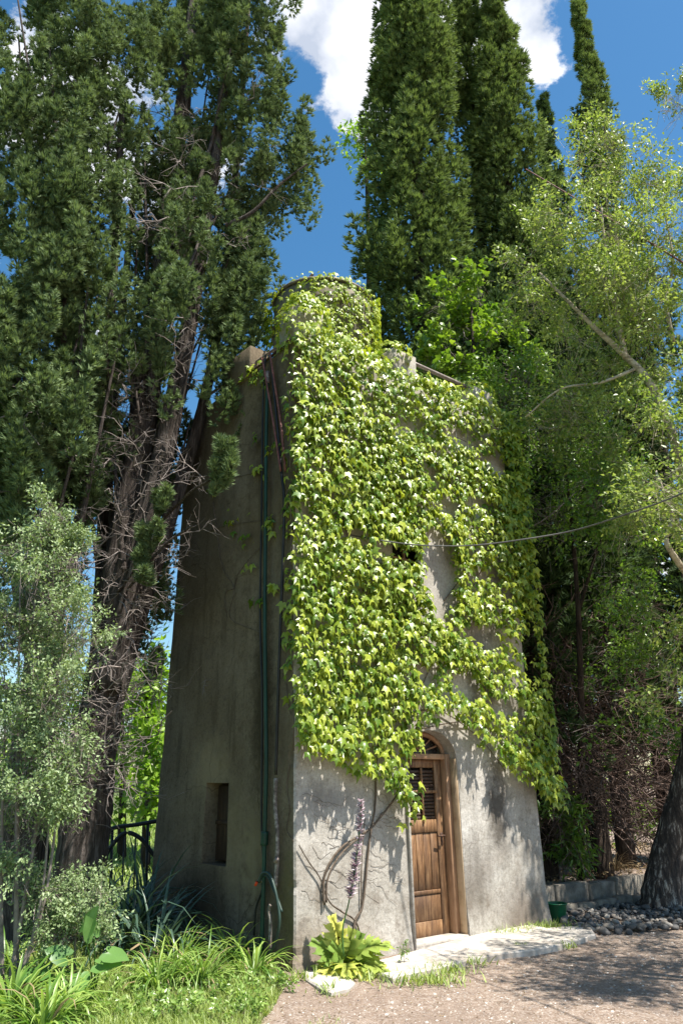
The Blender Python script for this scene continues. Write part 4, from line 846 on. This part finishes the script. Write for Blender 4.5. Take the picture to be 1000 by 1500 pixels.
# background woods
bgr = 'trees closing the view behind the garden'
k = 0
labs = ['bright green tree seen in the gap left of the tower', 'sunlit green tree behind the iron gate', 'green tree behind the left cypress trunk', 'green tree low behind the silvery shrub', 'far green tree behind the hedge trunks', 'far green tree at the right edge behind the hedge', 'tall green tree hidden behind the tower']
for (x, ys, D, r_, z0, nt_) in ((215, (1000, 1090, 1170), 16, 42, 0, 90), (180, (1040, 1130), 18, 60, 0, 110), (110, (1020, 1120), 20, 70, 0, 110), (20, (1080, 1160), 21, 80, 0, 110), (880, (1120, 1180), 19, 70, 0, 70), (1010, (1080, 1180), 19, 80, 0, 70)):
    bs_ = base_at(x, 1240, D); rows = [(x + R.normal() * 6, y, r_, D, nt_) for y in ys]
    leafy('garden_tree', bs_, labs[k], 'tree', bl(rows), OVAL, 'lime', .16, [([bs_, P(x, ys[-1], D), P(x, ys[0], D)], .1, .03, 'darkbark', 'trunk')], 'twig', .005, group=bgr, per=14, twl=.6); k += 1
# silver shrub at the left
sbz = G(35, 1455); sbz[1] = 6.9; sbz[0] = -2.55
rows = [(75, 760, 34, 6.8, 70), (35, 800, 50, 6.8, 110), (95, 830, 40, 6.8, 80), (60, 890, 62, 6.8, 170), (110, 930, 36, 6.8, 70), (20, 950, 60, 6.8, 120), (80, 1010, 58, 6.8, 140), (20, 1070, 55, 6.8, 120), (90, 1110, 42, 6.8, 90), (50, 1170, 60, 6.8, 130), (100, 1180, 30, 6.9, 40), (15, 1240, 50, 6.8, 70), (60, 1290, 30, 6.9, 30), (-60, 900, 80, 6.8, 120), (-60, 1150, 80, 6.8, 120)]
stl = []
for (x, y) in ((60, 780), (100, 900), (30, 850), (95, 1080), (10, 1000), (75, 1180)):
    e = P(x, y, 6.8); stl.append(([sbz + (R.normal() * .05, R.normal() * .05, -.05), (sbz * .6 + e * .4) + R.normal(size=3) * .08, e], .022, .006, 'twig', 'stem'))
leafy('silver_shrub', sbz, 'tall silvery green small-leaved shrub in front of left cypress', 'shrub', bl(rows, .95), OVAL, 'silver', .036, stl, 'twig', .0022, per=26, twl=.20, upness=.5, parts_name='foliage')
s2 = G(112, 1450); rows = [(115, 1330, 34, 7.1, 90), (80, 1310, 26, 7.1, 50), (140, 1355, 22, 7.1, 50), (90, 1370, 34, 7.1, 60), (150, 1300, 14, 7.1, 14), (55, 1350, 30, 7.0, 40)]
leafy('silver_shrub', s2, 'low silvery shrub at the foot of the bare cypress trunk', 'shrub', bl(rows), OVAL, 'silver', .032, [([s2, P(110, 1390, 7.1), P(118, 1330, 7.1)], .012, .005, 'twig', 'stem'), ([s2, P(90, 1390, 7.1), P(85, 1330, 7.1)], .012, .005, 'twig', 'stem')], 'twig', .002, per=24, twl=.16, upness=.5, parts_name='foliage')

# ------------------------------------------------------------------ iron arched gate left of the tower
gt = empty('iron_gate', P(190, 1300, 11), 'black iron arched gate in the gap left of the tower', 'gate')
ga = [P(x, y, 11) for x, y in ((146, 1292), (152, 1262), (166, 1236), (185, 1220), (206, 1228), (222, 1248), (240, 1268))]
reparent(tubeobj('arch_bar', ga, .028, M['black'], None), gt)
reparent(tubeobj('top_bar', [P(140, 1222, 11), P(170, 1212, 11), (P(200, 1208, 11)), P(245, 1200, 11)], .026, M['black'], None), gt)
for x in (150, 165, 182, 199, 217, 234):
    top = {165: 1213, 217: 1205, 150: 1250}.get(x, 1225); reparent(tubeobj('bar', [np.array((*P(x, 1290, 11)[:2], 0)), P(x, top, 11)], .02 if x in (165, 217) else .010, M['black'], None, k=6, seg=2), gt)

# ------------------------------------------------------------------ strap-leaved plants
def strap_mesh(Ln, w, bend, tint, mat, seg=6):
    V_, F_ = [], []
    ang = rad(82); p = np.array((0., 0, 0))
    for i in range(seg + 1):
        u = i / seg; ww = w * (1 - u ** 2.2) * (.55 + .45 * min(1, u * 5)) + .0005
        V_ += [p + (0, -ww, .25 * ww), p + (0, 0, -.15 * ww), p + (0, ww, .25 * ww)]
        ang -= bend / seg * (1 + u * 1.6); p = p + np.array((math.cos(ang), 0, math.sin(ang))) * Ln / seg
    for i in range(seg):
        a = i * 3
        for q in (0, 1): F_ += [(a + q, a + q + 1, a + q + 4), (a + q, a + q + 4, a + q + 3)]
    return mesh_from('leaf', np.array(V_), np.array(F_), mat, True, np.full(len(V_), tint))
def strap_clump(name, loc, label, cat, n, Ln, w, mat, group=None, spread=.07, bend=(.8, 1.9), lean=.0):
    if name == 'lily_clump': n = int(n * 1.5); Ln *= 1.15; spread = .11
    root = empty(name, loc, label, cat, group)
    vs = [strap_mesh(1, w / Ln, b, t, M[mat]) for b in np.linspace(*bend, 4) for t in (.0, .3, .6, 1.0)]; dv = [strap_mesh(.9, w / Ln * .8, b, .8, M['drygrass']) for b in (1.2, 2.2)]
    for k in range(n):
        o = bpy.data.objects.new('leaf', dv[R.integers(len(dv))] if R.uniform() < .09 else vs[R.integers(len(vs))]); COL.objects.link(o); o.parent = root
        a = R.uniform(0, 2 * math.pi); q = R.uniform(0, spread); o.location = (math.cos(a) * q, math.sin(a) * q, -.01); o.rotation_euler = (R.normal() * .12, R.normal() * .18 + .05, a + R.normal() * .3)
        s = Ln * R.uniform(.55, 1.15); o.scale = (s, s, s)
    return root
dl = 'clumps of strap-leaved lilies in the sunny border'
for px, py, n, Ln, w, lab in ((232, 1452, 80, .50, .009, 'arching lily clump left of the shaded wall foot'), (292, 1446, 85, .48, .009, 'dense lily clump below the wall niche'), (262, 1425, 60, .5, .009, 'lily clump behind two others below the niche'),
                              (372, 1432, 46, .44, .012, 'upright wide-leaved lily clump under the green pipe'), (342, 1412, 50, .46, .012, 'lily clump with patterned shade against the tower side wall'),
                              (12, 1492, 80, .52, .014, 'coarse lily clump in the bottom left corner'), (62, 1520, 80, .50, .013, 'lily clump at the bottom edge near the left corner'), (60, 1462, 70, .50, .012, 'lily clump below the low silvery shrub'), (98, 1498, 50, .42, .012, 'lily clump left of the broad calla leaves'), (8, 1440, 60, .5, .013, 'lily clump at the left edge under the tall shrub')):
    strap_clump('lily_clump', G(px, py), lab, 'plant', n, Ln, w, 'strap', dl)
fg = 'dark flax clumps in the shade beside the tower'
for x, D, lab in ((185, 8.6, 'dark blue green flax clump right of the cypress trunk'), (215, 9.1, 'dark flax clump against the tower corner edge'), (160, 9.2, 'dark flax clump behind the low silvery shrub'), (225, 8.3, 'short dark flax clump in front of the shaded wall')):
    b = base_at(x, 1390, D); strap_clump('flax_clump', b, lab, 'plant', 75, 1.1 if D > 8.5 else .8, .019, 'flax', fg, .14, (.5, 1.7))
# calla with big arrow leaves
CAL = poly_leaf([(0, .12), (.12, -.08), (.30, -.12), (.40, .15), (.36, .5), (.18, .82), (0, 1.05)], -.10, -.35)
cl = empty('calla_plant', G(140, 1462), 'calla plant with broad glossy arrow leaves in front of the dark flax', 'plant')
cm = [mesh_from('leaf', *CAL, M['calla'], True, np.full(len(CAL[0]), t)) for t in (.1, .5, .9)]
for (x, y, s, ax_, nr_) in ((122, 1372, .26, (.35, -.1, .8), (-.5, -.9, .3)), (138, 1380, .22, (-.2, -.3, .7), (.5, -.9, .3)), (155, 1400, .25, (.7, -.2, -.1), (0, -.6, .9)), (140, 1418, .26, (.9, -.1, .1), (0, -.5, .9)), (100, 1408, .24, (-.8, -.1, .3), (0, -.8, .6)), (70, 1425, .28, (-.9, -.3, -.2), (0, -.5, .9)), (92, 1440, .26, (-.6, -.5, -.2), (0, -.5, .9)), (118, 1432, .24, (.2, -.6, -.3), (0, -.5, .9))):
    p = P(x, y - 6, 6.85); s *= .8; o = bpy.data.objects.new('leaf', cm[R.integers(3)]); COL.objects.link(o); place(o, frames(np.array([ax_], float), np.array([nr_], float))[0], p, s, cl)
    st = G(138, 1460); V_, F_ = tube(spline([st, (st + p) / 2 + (0, 0, .06), p], 5), .007, .005, 5); put('stalk', V_, F_, np.full(len(V_), .5), 'calla', cl, False, True)
# acanthus
def acan_mesh(t, seed):
    r = np.random.default_rng(seed); pts = [(0, 0)]; V_ = []; F_ = []; nl = 6
    def zf(y): return .22 * math.sin(y * 2.4) - .28 * y * y
    sp = [(0, y, zf(y)) for y in np.linspace(0, 1, nl * 2 + 1)]; V_ += sp; ns = len(sp)
    for sgn in (-1, 1):
        for k in range(nl):
            y0, ym, y1 = sp[2 * k][1], sp[2 * k + 1][1], sp[2 * k + 2][1]; wd = .30 * math.sin(math.pi * min(1, (k + .9) / (nl + .3))) + .06
            for (f_, yy_) in ((.62, y0 + .00), (.95, ym + .02), (1.12, y1 + .06), (.86, y1 + .01), (.42, y1 + .015)):
                V_.append((sgn * wd * f_, yy_ + r.normal() * .008, zf(yy_) + .10 * f_ * wd * 2 * (1 - f_ * .9) + r.normal() * .015))
            b = len(V_) - 5; A_, B_, C_ = 2 * k, 2 * k + 1, 2 * k + 2
            F_ += [(A_, b, B_), (B_, b, b + 1), (B_, b + 1, b + 3), (b + 1, b + 2, b + 3), (B_, b + 3, b + 4), (B_, b + 4, C_)]
    return mesh_from('leaf', np.array(V_), np.array(F_), M['acanthus'], False, np.full(len(V_), t))
ac = empty('acanthus_plant', G(508, 1428), 'acanthus with jagged yellow green leaves and a tall mauve flower spike by the door', 'plant')
am = [acan_mesh(t, s) for s, t in enumerate((.05, .2, .35, .6, 1.0))]
ab = G(508, 1425); toc = -NF * 0
for (x, y, s, ax_, nr_, t) in ((480, 1372, .36, (-.15, 0, 1), (.3, -1, .2), 4), (472, 1400, .34, (-.5, -.3, .55), (.2, -.8, .6), 0), (460, 1385, .26, (-.5, .1, .8), (.3, -.9, .3), 1), (485, 1425, .36, (-.4, -.8, .1), (0, -.4, 1), 4), (505, 1420, .40, (.0, -1, .25), (0, .2, 1), 3),
                               (520, 1400, .42, (.75, -.3, .5), (.2, -.4, 1), 1), (530, 1392, .40, (.9, .2, .45), (.1, -.5, 1), 2), (525, 1415, .40, (.8, -.6, .15), (.1, -.4, 1), 2), (540, 1410, .34, (.9, -.2, -.05), (.1, -.5, 1), 3), (515, 1420, .36, (.4, -.9, .1), (0, -.3, 1), 4),
                               (500, 1395, .36, (.2, -.5, .8), (.1, -1, .2), 2), (490, 1405, .34, (-.2, -.7, .6), (.1, -.9, .5), 0), (475, 1420, .30, (-.8, -.5, .1), (0, -.4, 1), 2), (510, 1400, .34, (.35, -.4, .8), (.1, -1, .3), 0), (545, 1425, .30, (.9, -.5, 0), (0, -.4, 1), 4), (464, 1425, .26, (-.7, -.5, .0), (0, -.3, 1), 0)):
    rr_ = P(x, y, ab[1] - .05); o = bpy.data.objects.new('leaf', am[t]); COL.objects.link(o); aa = norm(np.array([ax_], float)); place(o, frames(aa, np.array([nr_], float))[0], ab * .55 + rr_ * .45 - aa[0] * .03, s * 1.0, ac)
sp_pts = [P(x, y, 7.72) for x, y in ((503, 1400), (502, 1360), (510, 1325), (517, 1290), (523, 1245), (528, 1200), (529, 1172))]
reparent(tubeobj('flower_stalk', sp_pts, .008, M['calla'], None, .005, 6), ac).data.attributes.new('tint', 'FLOAT', 'POINT')
sps = spline(sp_pts, 10); fl = []
BR = poly_leaf([(0, 0), (.22, .1), (.30, .5), (.16, .75), (0, 1.1)], .12, .2)
fm = [mesh_from('flower', *BR, M['petal'], False, np.full(len(BR[0]), t)) for t in (.0, .45, .95)]
st = sps[22:]; 
for k in range(210):
    q = R.uniform(0, len(st) - 1.01); i_ = int(q); p = st[i_] + (st[i_ + 1] - st[i_]) * (q - i_); a = k * 2.4; d = np.array((math.cos(a), math.sin(a), .35 + R.normal() * .2)); f_ = 1 - .5 * (q / len(st)) ** 3
    o = bpy.data.objects.new('flower', fm[(k * 7) % 3]); COL.objects.link(o); place(o, frames(d[None], np.array([(0, 0, 1.)]))[0], p + norm(d) * .004, float(.060 * f_ * R.uniform(.8, 1.15)), ac)
# small sprig by the door jamb
sg = G(592, 1418); 
leafy('seedling', sg, 'thin feathery seedling at the foot of the door jamb', 'plant', [((sg[0], sg[1], .16), (.03, .03, .09), 24)], THIN, 'greenleaf', .03, [([sg, sg + (.0, 0, .12), sg + (-.01, 0, .26)], .003, .001, 'vine', 'stem')], 'vine', .001, per=6, twl=.04)

# ------------------------------------------------------------------ paving in front of the door
def slab(name, px_pts, z, mat, label, cat='paving'):
    pts = [G(x, y, z) for x, y in px_pts]; n = len(pts); root = pts[0].copy()
    V_ = np.array(pts + [p * (1, 1, 0) - (0, 0, .1) for p in pts]) - (root[0], root[1], 0); fs_ = [tuple(range(n))] + [(k, k + n, (k + 1) % n + n, (k + 1) % n) for k in range(n)]
    import bmesh
    me = mesh_from(name, V_, fs_, M[mat]); bm = bmesh.new(); bm.from_mesh(me); bmesh.ops.recalc_face_normals(bm, faces=bm.faces[:]); bmesh.ops.bevel(bm, geom=[e for e in bm.edges if all(v.co.z > z - .01 for v in e.verts)], offset=.012, segments=1, affect='EDGES'); bm.to_mesh(me); bm.free()
    return tag(link(name, me, None, (root[0], root[1], 0)), label, cat)
slab('concrete_apron', [(552, 1424), (575, 1431), (600, 1425), (640, 1417), (690, 1404), (740, 1395), (780, 1391), (830, 1381), (872, 1368), (866, 1360), (838, 1356), (800, 1359), (770, 1352), (690, 1370), (600, 1394), (570, 1402), (540, 1410)], .05, 'concrete', 'long worn concrete apron along the foot of the tower front')
slab('concrete_slab', [(446, 1432), (472, 1448), (485, 1452), (512, 1446), (520, 1438), (500, 1422), (445, 1422)], .035, 'concrete', 'small broken pale slab below the acanthus')

# ------------------------------------------------------------------ gravel, litter, lawn
tmp = np.array([(1, 0, 0), (-.5, .87, 0), (-.5, -.87, 0), (0, 0, .7), (.3, .5, .5), (.4, -.5, .45), (-.6, 0, .5)]) * .5
PEB = (np.array([(.5, 0, 0), (.15, .45, 0), (-.4, .3, 0), (-.45, -.25, 0), (.1, -.45, 0), (.25, .02, .28), (-.1, .2, .3), (-.12, -.18, .27)]), np.array([(0, 1, 5), (1, 6, 5), (1, 2, 6), (2, 3, 7), (2, 7, 6), (3, 4, 7), (4, 0, 5), (4, 5, 7), (5, 6, 7)]))
tri2 = lambda n: np.stack((np.eye(3)[None].repeat(n, 0)), 0)
def rz(n, tilt=.3):
    a = R.uniform(0, 6.28, n); y = np.stack((np.cos(a), np.sin(a), R.normal(size=n) * tilt), 1); return frames(y, np.stack((R.normal(size=n) * tilt, R.normal(size=n) * tilt, np.ones(n)), 1))
def inside_tower(x, y, m=.0):
    r = np.stack((x, y), 1) - Q0; t = r @ U[:2]; s = r @ Vd[:2]; return (t > -m) & (s > -m) & (t < WF + m) & (s < WS + m)
n = 30000; x = R.uniform(-.9, 5.2, n); y = 5.9 + 5 * R.uniform(size=n) ** 1.4; 
cl_ = lattice_noise(np.stack((x, y, x * 0), 1), 1.2, 6); k_ = ~inside_tower(x, y, .05) & (R.uniform(size=n) < .5 + .8 * cl_ + .25 * (x > .8)) & (x > -.55 + R.normal(size=n) * .12 + (y - 7) * -.2)
x, y = x[k_], y[k_]; n = len(x); V_, F_, T_ = scatter(*PEB, rz(n, .15), np.stack((x, y, h_ground(x, y) - .002), 1), np.clip(R.lognormal(-4.6, .5, n), .004, .04), R.uniform(size=n))
tag(link('gravel', mesh_from('gravel', V_, F_, M['pebble'], False, T_)), 'loose pale gravel scattered over the earth yard', 'gravel', kind='stuff')
def blades(n, x, y, hgt, w, mat, label, name='grass', cat='grass'):
    z = h_ground(x, y); T5 = (np.array([(-.5, 0, 0), (.5, 0, 0), (.32, .5, .06), (-.32, .5, .06), (0, 1, .35)]), np.array([(0, 1, 2), (0, 2, 3), (3, 2, 4)]))
    a = R.uniform(0, 6.28, n); ax_ = np.stack((np.cos(a) * .45 + R.normal(size=n) * .25, np.sin(a) * .45 + R.normal(size=n) * .25, np.ones(n)), 1); nr_ = np.stack((np.cos(a), np.sin(a), R.normal(size=n) * .3), 1)
    hh = hgt * R.uniform(.45, 1.3, n); V_, F_, T_ = scatter(*T5, frames(ax_, nr_), np.stack((x, y, z - .005), 1), np.stack((np.full(n, 1.0) * w * R.uniform(.7, 1.3, n), hh, hh), 1), R.uniform(size=n) ** .8)
    return tag(link(name, mesh_from(name, V_, F_, M[mat], False, T_)), label, cat, kind='stuff')
n = 80000; x = R.uniform(-3.3, .1, n); y = R.uniform(5.9, 9.6, n); q = lattice_noise(np.stack((x, y, x * 0), 1), 1.4, 2)
k_ = (~inside_tower(x, y, .02)) & (x < -.62 + .35 * q + .10 * (7 - y)) & (R.uniform(size=n) < .75 + .5 * q)
blades(k_.sum(), x[k_], y[k_], .085, .007, 'grass', 'short sunlit lawn grass at bottom left')
n = 5200; x = R.uniform(-1.0, .4, n); y = R.uniform(6.0, 7.8, n); q = lattice_noise(np.stack((x, y, x * 0), 1), 2.2, 12)
k_ = (q > .12) & (~inside_tower(x, y, .02)) & (R.uniform(size=n) < 1.2 - (x + 1.0) * 1.1); blades(k_.sum(), x[k_], y[k_], .05, .007, 'grass', 'thin grass tufts at the edge of the bare earth', 'grass')
wd = []
for _ in range(70):
    g_ = G(R.uniform(150, 430), R.uniform(1440, 1500)); wd.append(((g_[0], g_[1], .05), (.09, .09, .05), 9))
leafy('lawn_weeds', G(280, 1470), 'low broad-leaved weeds mixed into the lawn', 'weeds', wd, OVAL, 'strap', .04, [], 'vine', .001, per=6, twl=.06)['kind'] = 'stuff'
# far lawn
n = 30000; x = R.uniform(-18, -2.2, n); y = 9.5 + 30 * R.uniform(size=n) ** 1.5; blades(n, x, y, .24, .035, 'grass', 'sunlit meadow grass beyond the left trees', 'meadow')
# weeds by the apron
xs, ys = [], []
for (px, py, s, c_) in ((640, 1440, .10, 170), (655, 1425, .09, 130), (735, 1372, .10, 120), (770, 1365, .16, 260), (810, 1362, .14, 200), (760, 1392, .04, 30), (430, 1440, .06, 60), (545, 1436, .12, 120), (480, 1455, .06, 30), (700, 1415, .05, 30), (832, 1390, .05, 30), (590, 1445, .1, 40)):
    g_ = G(px, py); xs.append(g_[0] + R.normal(size=c_) * s * 1.3); ys.append(g_[1] + R.normal(size=c_) * s * .8)
x = np.concatenate(xs); y = np.concatenate(ys); k_ = ~inside_tower(x, y, .0); x, y = x[k_], y[k_]
o = blades(len(x), x, y, .10, .012, 'grass', 'scattered weeds along the concrete apron', 'weeds', 'weeds'); o.location.z = .02
# leaf litter
n = 5200; x = R.uniform(-1.0, 5, n); y = 6 + 8 * R.uniform(size=n) ** 1.2; k_ = ~inside_tower(x, y, .0); x, y = x[k_], y[k_]; n = len(x)
V_, F_, T_ = scatter(*OVAL, rz(n, .35), np.stack((x, y, h_ground(x, y) + .006), 1), R.uniform(.008, .026, n), R.uniform(size=n)); tag(link('leaf_litter', mesh_from('leaf_litter', V_, F_, M['drygrass'], False, T_)), 'dry leaf crumbs over the ground', 'leaf litter', kind='stuff')

# ------------------------------------------------------------------ raised bed, kerbs, stones at the right
K0 = np.array((2.75, 11.45)); K1 = np.array((4.62, 12.75)); kd = (K1 - K0) / np.linalg.norm(K1 - K0); kn = np.array((kd[1], -kd[0]))
K0 = K0 - kd * .6; 
bed = [K0 - kn * .05, K0 + kd * 8.5 - kn * .05, K0 + kd * 8.5 - kn * 6, K0 - kn * 6]
nb = 40; u_, v_ = np.meshgrid(np.linspace(0, 8.5, nb), np.linspace(.05, 6, nb)); bx = K0[0] + kd[0] * u_.ravel() - kn[0] * v_.ravel(); by = K0[1] + kd[1] * u_.ravel() - kn[1] * v_.ravel()
bz = .25 + .05 * lattice_noise(np.stack((bx, by, bx * 0), 1), 1.5, 1); i, j = np.meshgrid(np.arange(nb - 1), np.arange(nb - 1), indexing='ij'); a = (i * nb + j).ravel()
tag(link('raised_bed', mesh_from('raised_bed', np.stack((bx, by, bz), 1), np.stack((a, a + 1, a + nb + 1, a + nb), 1), M['ground'], True)), 'raised earth bed under the hedge cypresses', kind='structure')
def kerb(off, z0, z1, thick, blk, label, cnt):
    root = empty('kerb_wall', (*(K0 + kn * off), 0), label, 'kerb')
    s_ = 0
    for k in range(cnt):
        l_ = blk * R.uniform(.85, 1.15); V_, F_ = box(s_ + .008, s_ + l_ - .008, 0, thick, z0, z1 + R.normal() * .012, .018)
        W_ = np.stack((kd[0] * V_[:, 0] + kn[0] * V_[:, 1], kd[1] * V_[:, 0] + kn[1] * V_[:, 1], V_[:, 2]), 1) + (0, 0, 0); link('block', mesh_from('block', W_, F_, M['darkconcrete']), root); s_ += l_
kerb(-.02, -.05, .31, .16, .62, 'upper mossy concrete kerb holding the raised bed', 13)
kerb(.30, -.05, .13, .13, .36, 'lower row of small rough kerb stones in front of the raised bed', 22)
n = 5000; u_ = R.uniform(0, 8, n); v_ = R.uniform(.05, 4, n); x = K0[0] + kd[0] * u_ - kn[0] * v_; y = K0[1] + kd[1] * u_ - kn[1] * v_
V_, F_, T_ = scatter(*OVAL, rz(n, .5), np.stack((x, y, .29 + R.uniform(0, .04, n)), 1), R.uniform(.03, .08, n), R.uniform(size=n)); tag(link('leaf_litter', mesh_from('leaf_litter', V_, F_, M['drygrass'], False, T_)), 'brown leaf litter on the raised bed', 'leaf litter', kind='stuff')
strap_clump('dry_tussock', base_at(900, 1262, 12.9, .33), 'dry straw coloured grass tussock on the raised bed', 'plant', 60, .4, .008, 'drygrass', None, .1)
ug = base_at(822, 1250, 12.2, .1)
leafy('bamboo_shrub', ug, 'narrow-leaved green shrub in the shade right of the tower corner', 'shrub', bl([(815, 1215, 28, 12, 60), (840, 1250, 24, 12, 40), (800, 1180, 20, 12, 30)]), THIN, 'greenleaf', .13, [([ug, P(820, 1230, 12), P(815, 1190, 12)], .012, .004, 'vine', 'stem')], 'vine', .003, per=10, twl=.3)
# river stones
def stone_mesh(seed):
    import bmesh
    bm = bmesh.new(); bmesh.ops.create_icosphere(bm, subdivisions=2, radius=.5); V_ = np.array([v.co[:] for v in bm.verts]); F_ = np.array([[v.index for v in f.verts] for f in bm.faces]); bm.free()
    V_ = V_ * (1 + .38 * lattice_noise(V_, 2.2, seed * 13, 2))[:, None] * np.array((1, .75 + .1 * (seed % 3), .55)); return mesh_from('river_stone', V_, F_, M['stone'], True, np.full(len(V_), .13 * seed))
sm = [stone_mesh(k) for k in range(6)]
poly = [tuple(G(x, y)[:2]) for x, y in ((806, 1338), (822, 1362), (858, 1368), (900, 1372), (960, 1366), (1060, 1358), (1060, 1305), (940, 1300), (810, 1318))]
cand = np.stack((R.uniform(2, 6.5, 9000), R.uniform(9, 13.5, 9000)), 1); cand = cand[inpoly(cand, poly)]; cand = cand[~inside_tower(cand[:, 0], cand[:, 1], .1)]
acc = []
for q in cand:
    s_ = .055 + .06 * R.uniform() ** 2 + (.035 if q[1] < 10.2 else 0)
    if all((q[0] - b[0]) ** 2 + (q[1] - b[1]) ** 2 > (.38 * (s_ + b[2])) ** 2 for b in acc): acc.append((q[0], q[1], s_))
acc.sort(key=lambda b: -b[2] / b[1])
print('stones', len(acc))
for k, (x_, y_, s_) in enumerate(acc[:290]):
    o = link('river_stone', sm[k % 6], None, (x_, y_, .02 + R.uniform(0, .05))); o.rotation_euler = (R.normal() * .25, R.normal() * .25, R.uniform(0, 6.28)); o.scale = (s_ * 1.02,) * 3
    tag(o, 'grey rounded river stone in the shaded pile between tower and birch', 'stone', 'river stones heaped between tower and birch')
rest_ = np.array(acc[290:] + [(*cand[R.integers(len(cand))], .06) for _ in range(1800)])
sv_, sf_ = PEB
n = len(rest_); V_, F_, T_ = scatter(sv_, sf_, rz(n, .3), np.stack((rest_[:, 0], rest_[:, 1], R.uniform(-.01, .06, n)), 1), rest_[:, 2] * R.uniform(.6, 1.1, n), R.uniform(size=n)); tag(link('small_stones', mesh_from('small_stones', V_, F_, M['stone'], True, T_)), 'smaller stones filling the river stone pile', 'stones', kind='stuff')
# bucket, blue scrap
bk = G(816, 1350); br = empty('bucket', bk, 'green plastic bucket beside the tower right corner', 'bucket')
V_, F_ = tube([bk, bk + (0, 0, .20)], .10, .125, 20, cap=False); Vi, Fi = tube([bk + (0, 0, .02), bk + (0, 0, .20)], .094, .119, 20, cap=False); put('body', *cat_([(V_, F_), (Vi, Fi[:, ::-1][:60])])[:2], None, 'bucket', br, False, True)
pts = [bk + np.array((.127 * math.cos(a), .127 * math.sin(a), .2)) for a in np.linspace(0, 6.283, 25)]; put('rim', *tube(pts, .008, .008, 6), None, 'bucket', br, False, True)
pb = G(890, 1320); V_, F_ = box(-.07, .07, -.03, .03, 0, .05, .02); V_[:, 2] += .05 * np.sin(V_[:, 0] * 20) ** 2; tag(link('plastic_scrap', mesh_from('plastic_scrap', V_, F_, M['blueplastic']), None, (pb[0], pb[1], .10)), 'crumpled blue plastic scrap lying on the stones', 'litter')
tot = sum(len(o.data.polygons) for o in bpy.data.objects if o.type == 'MESH'); print('faces', tot, 'objects', len(bpy.data.objects))
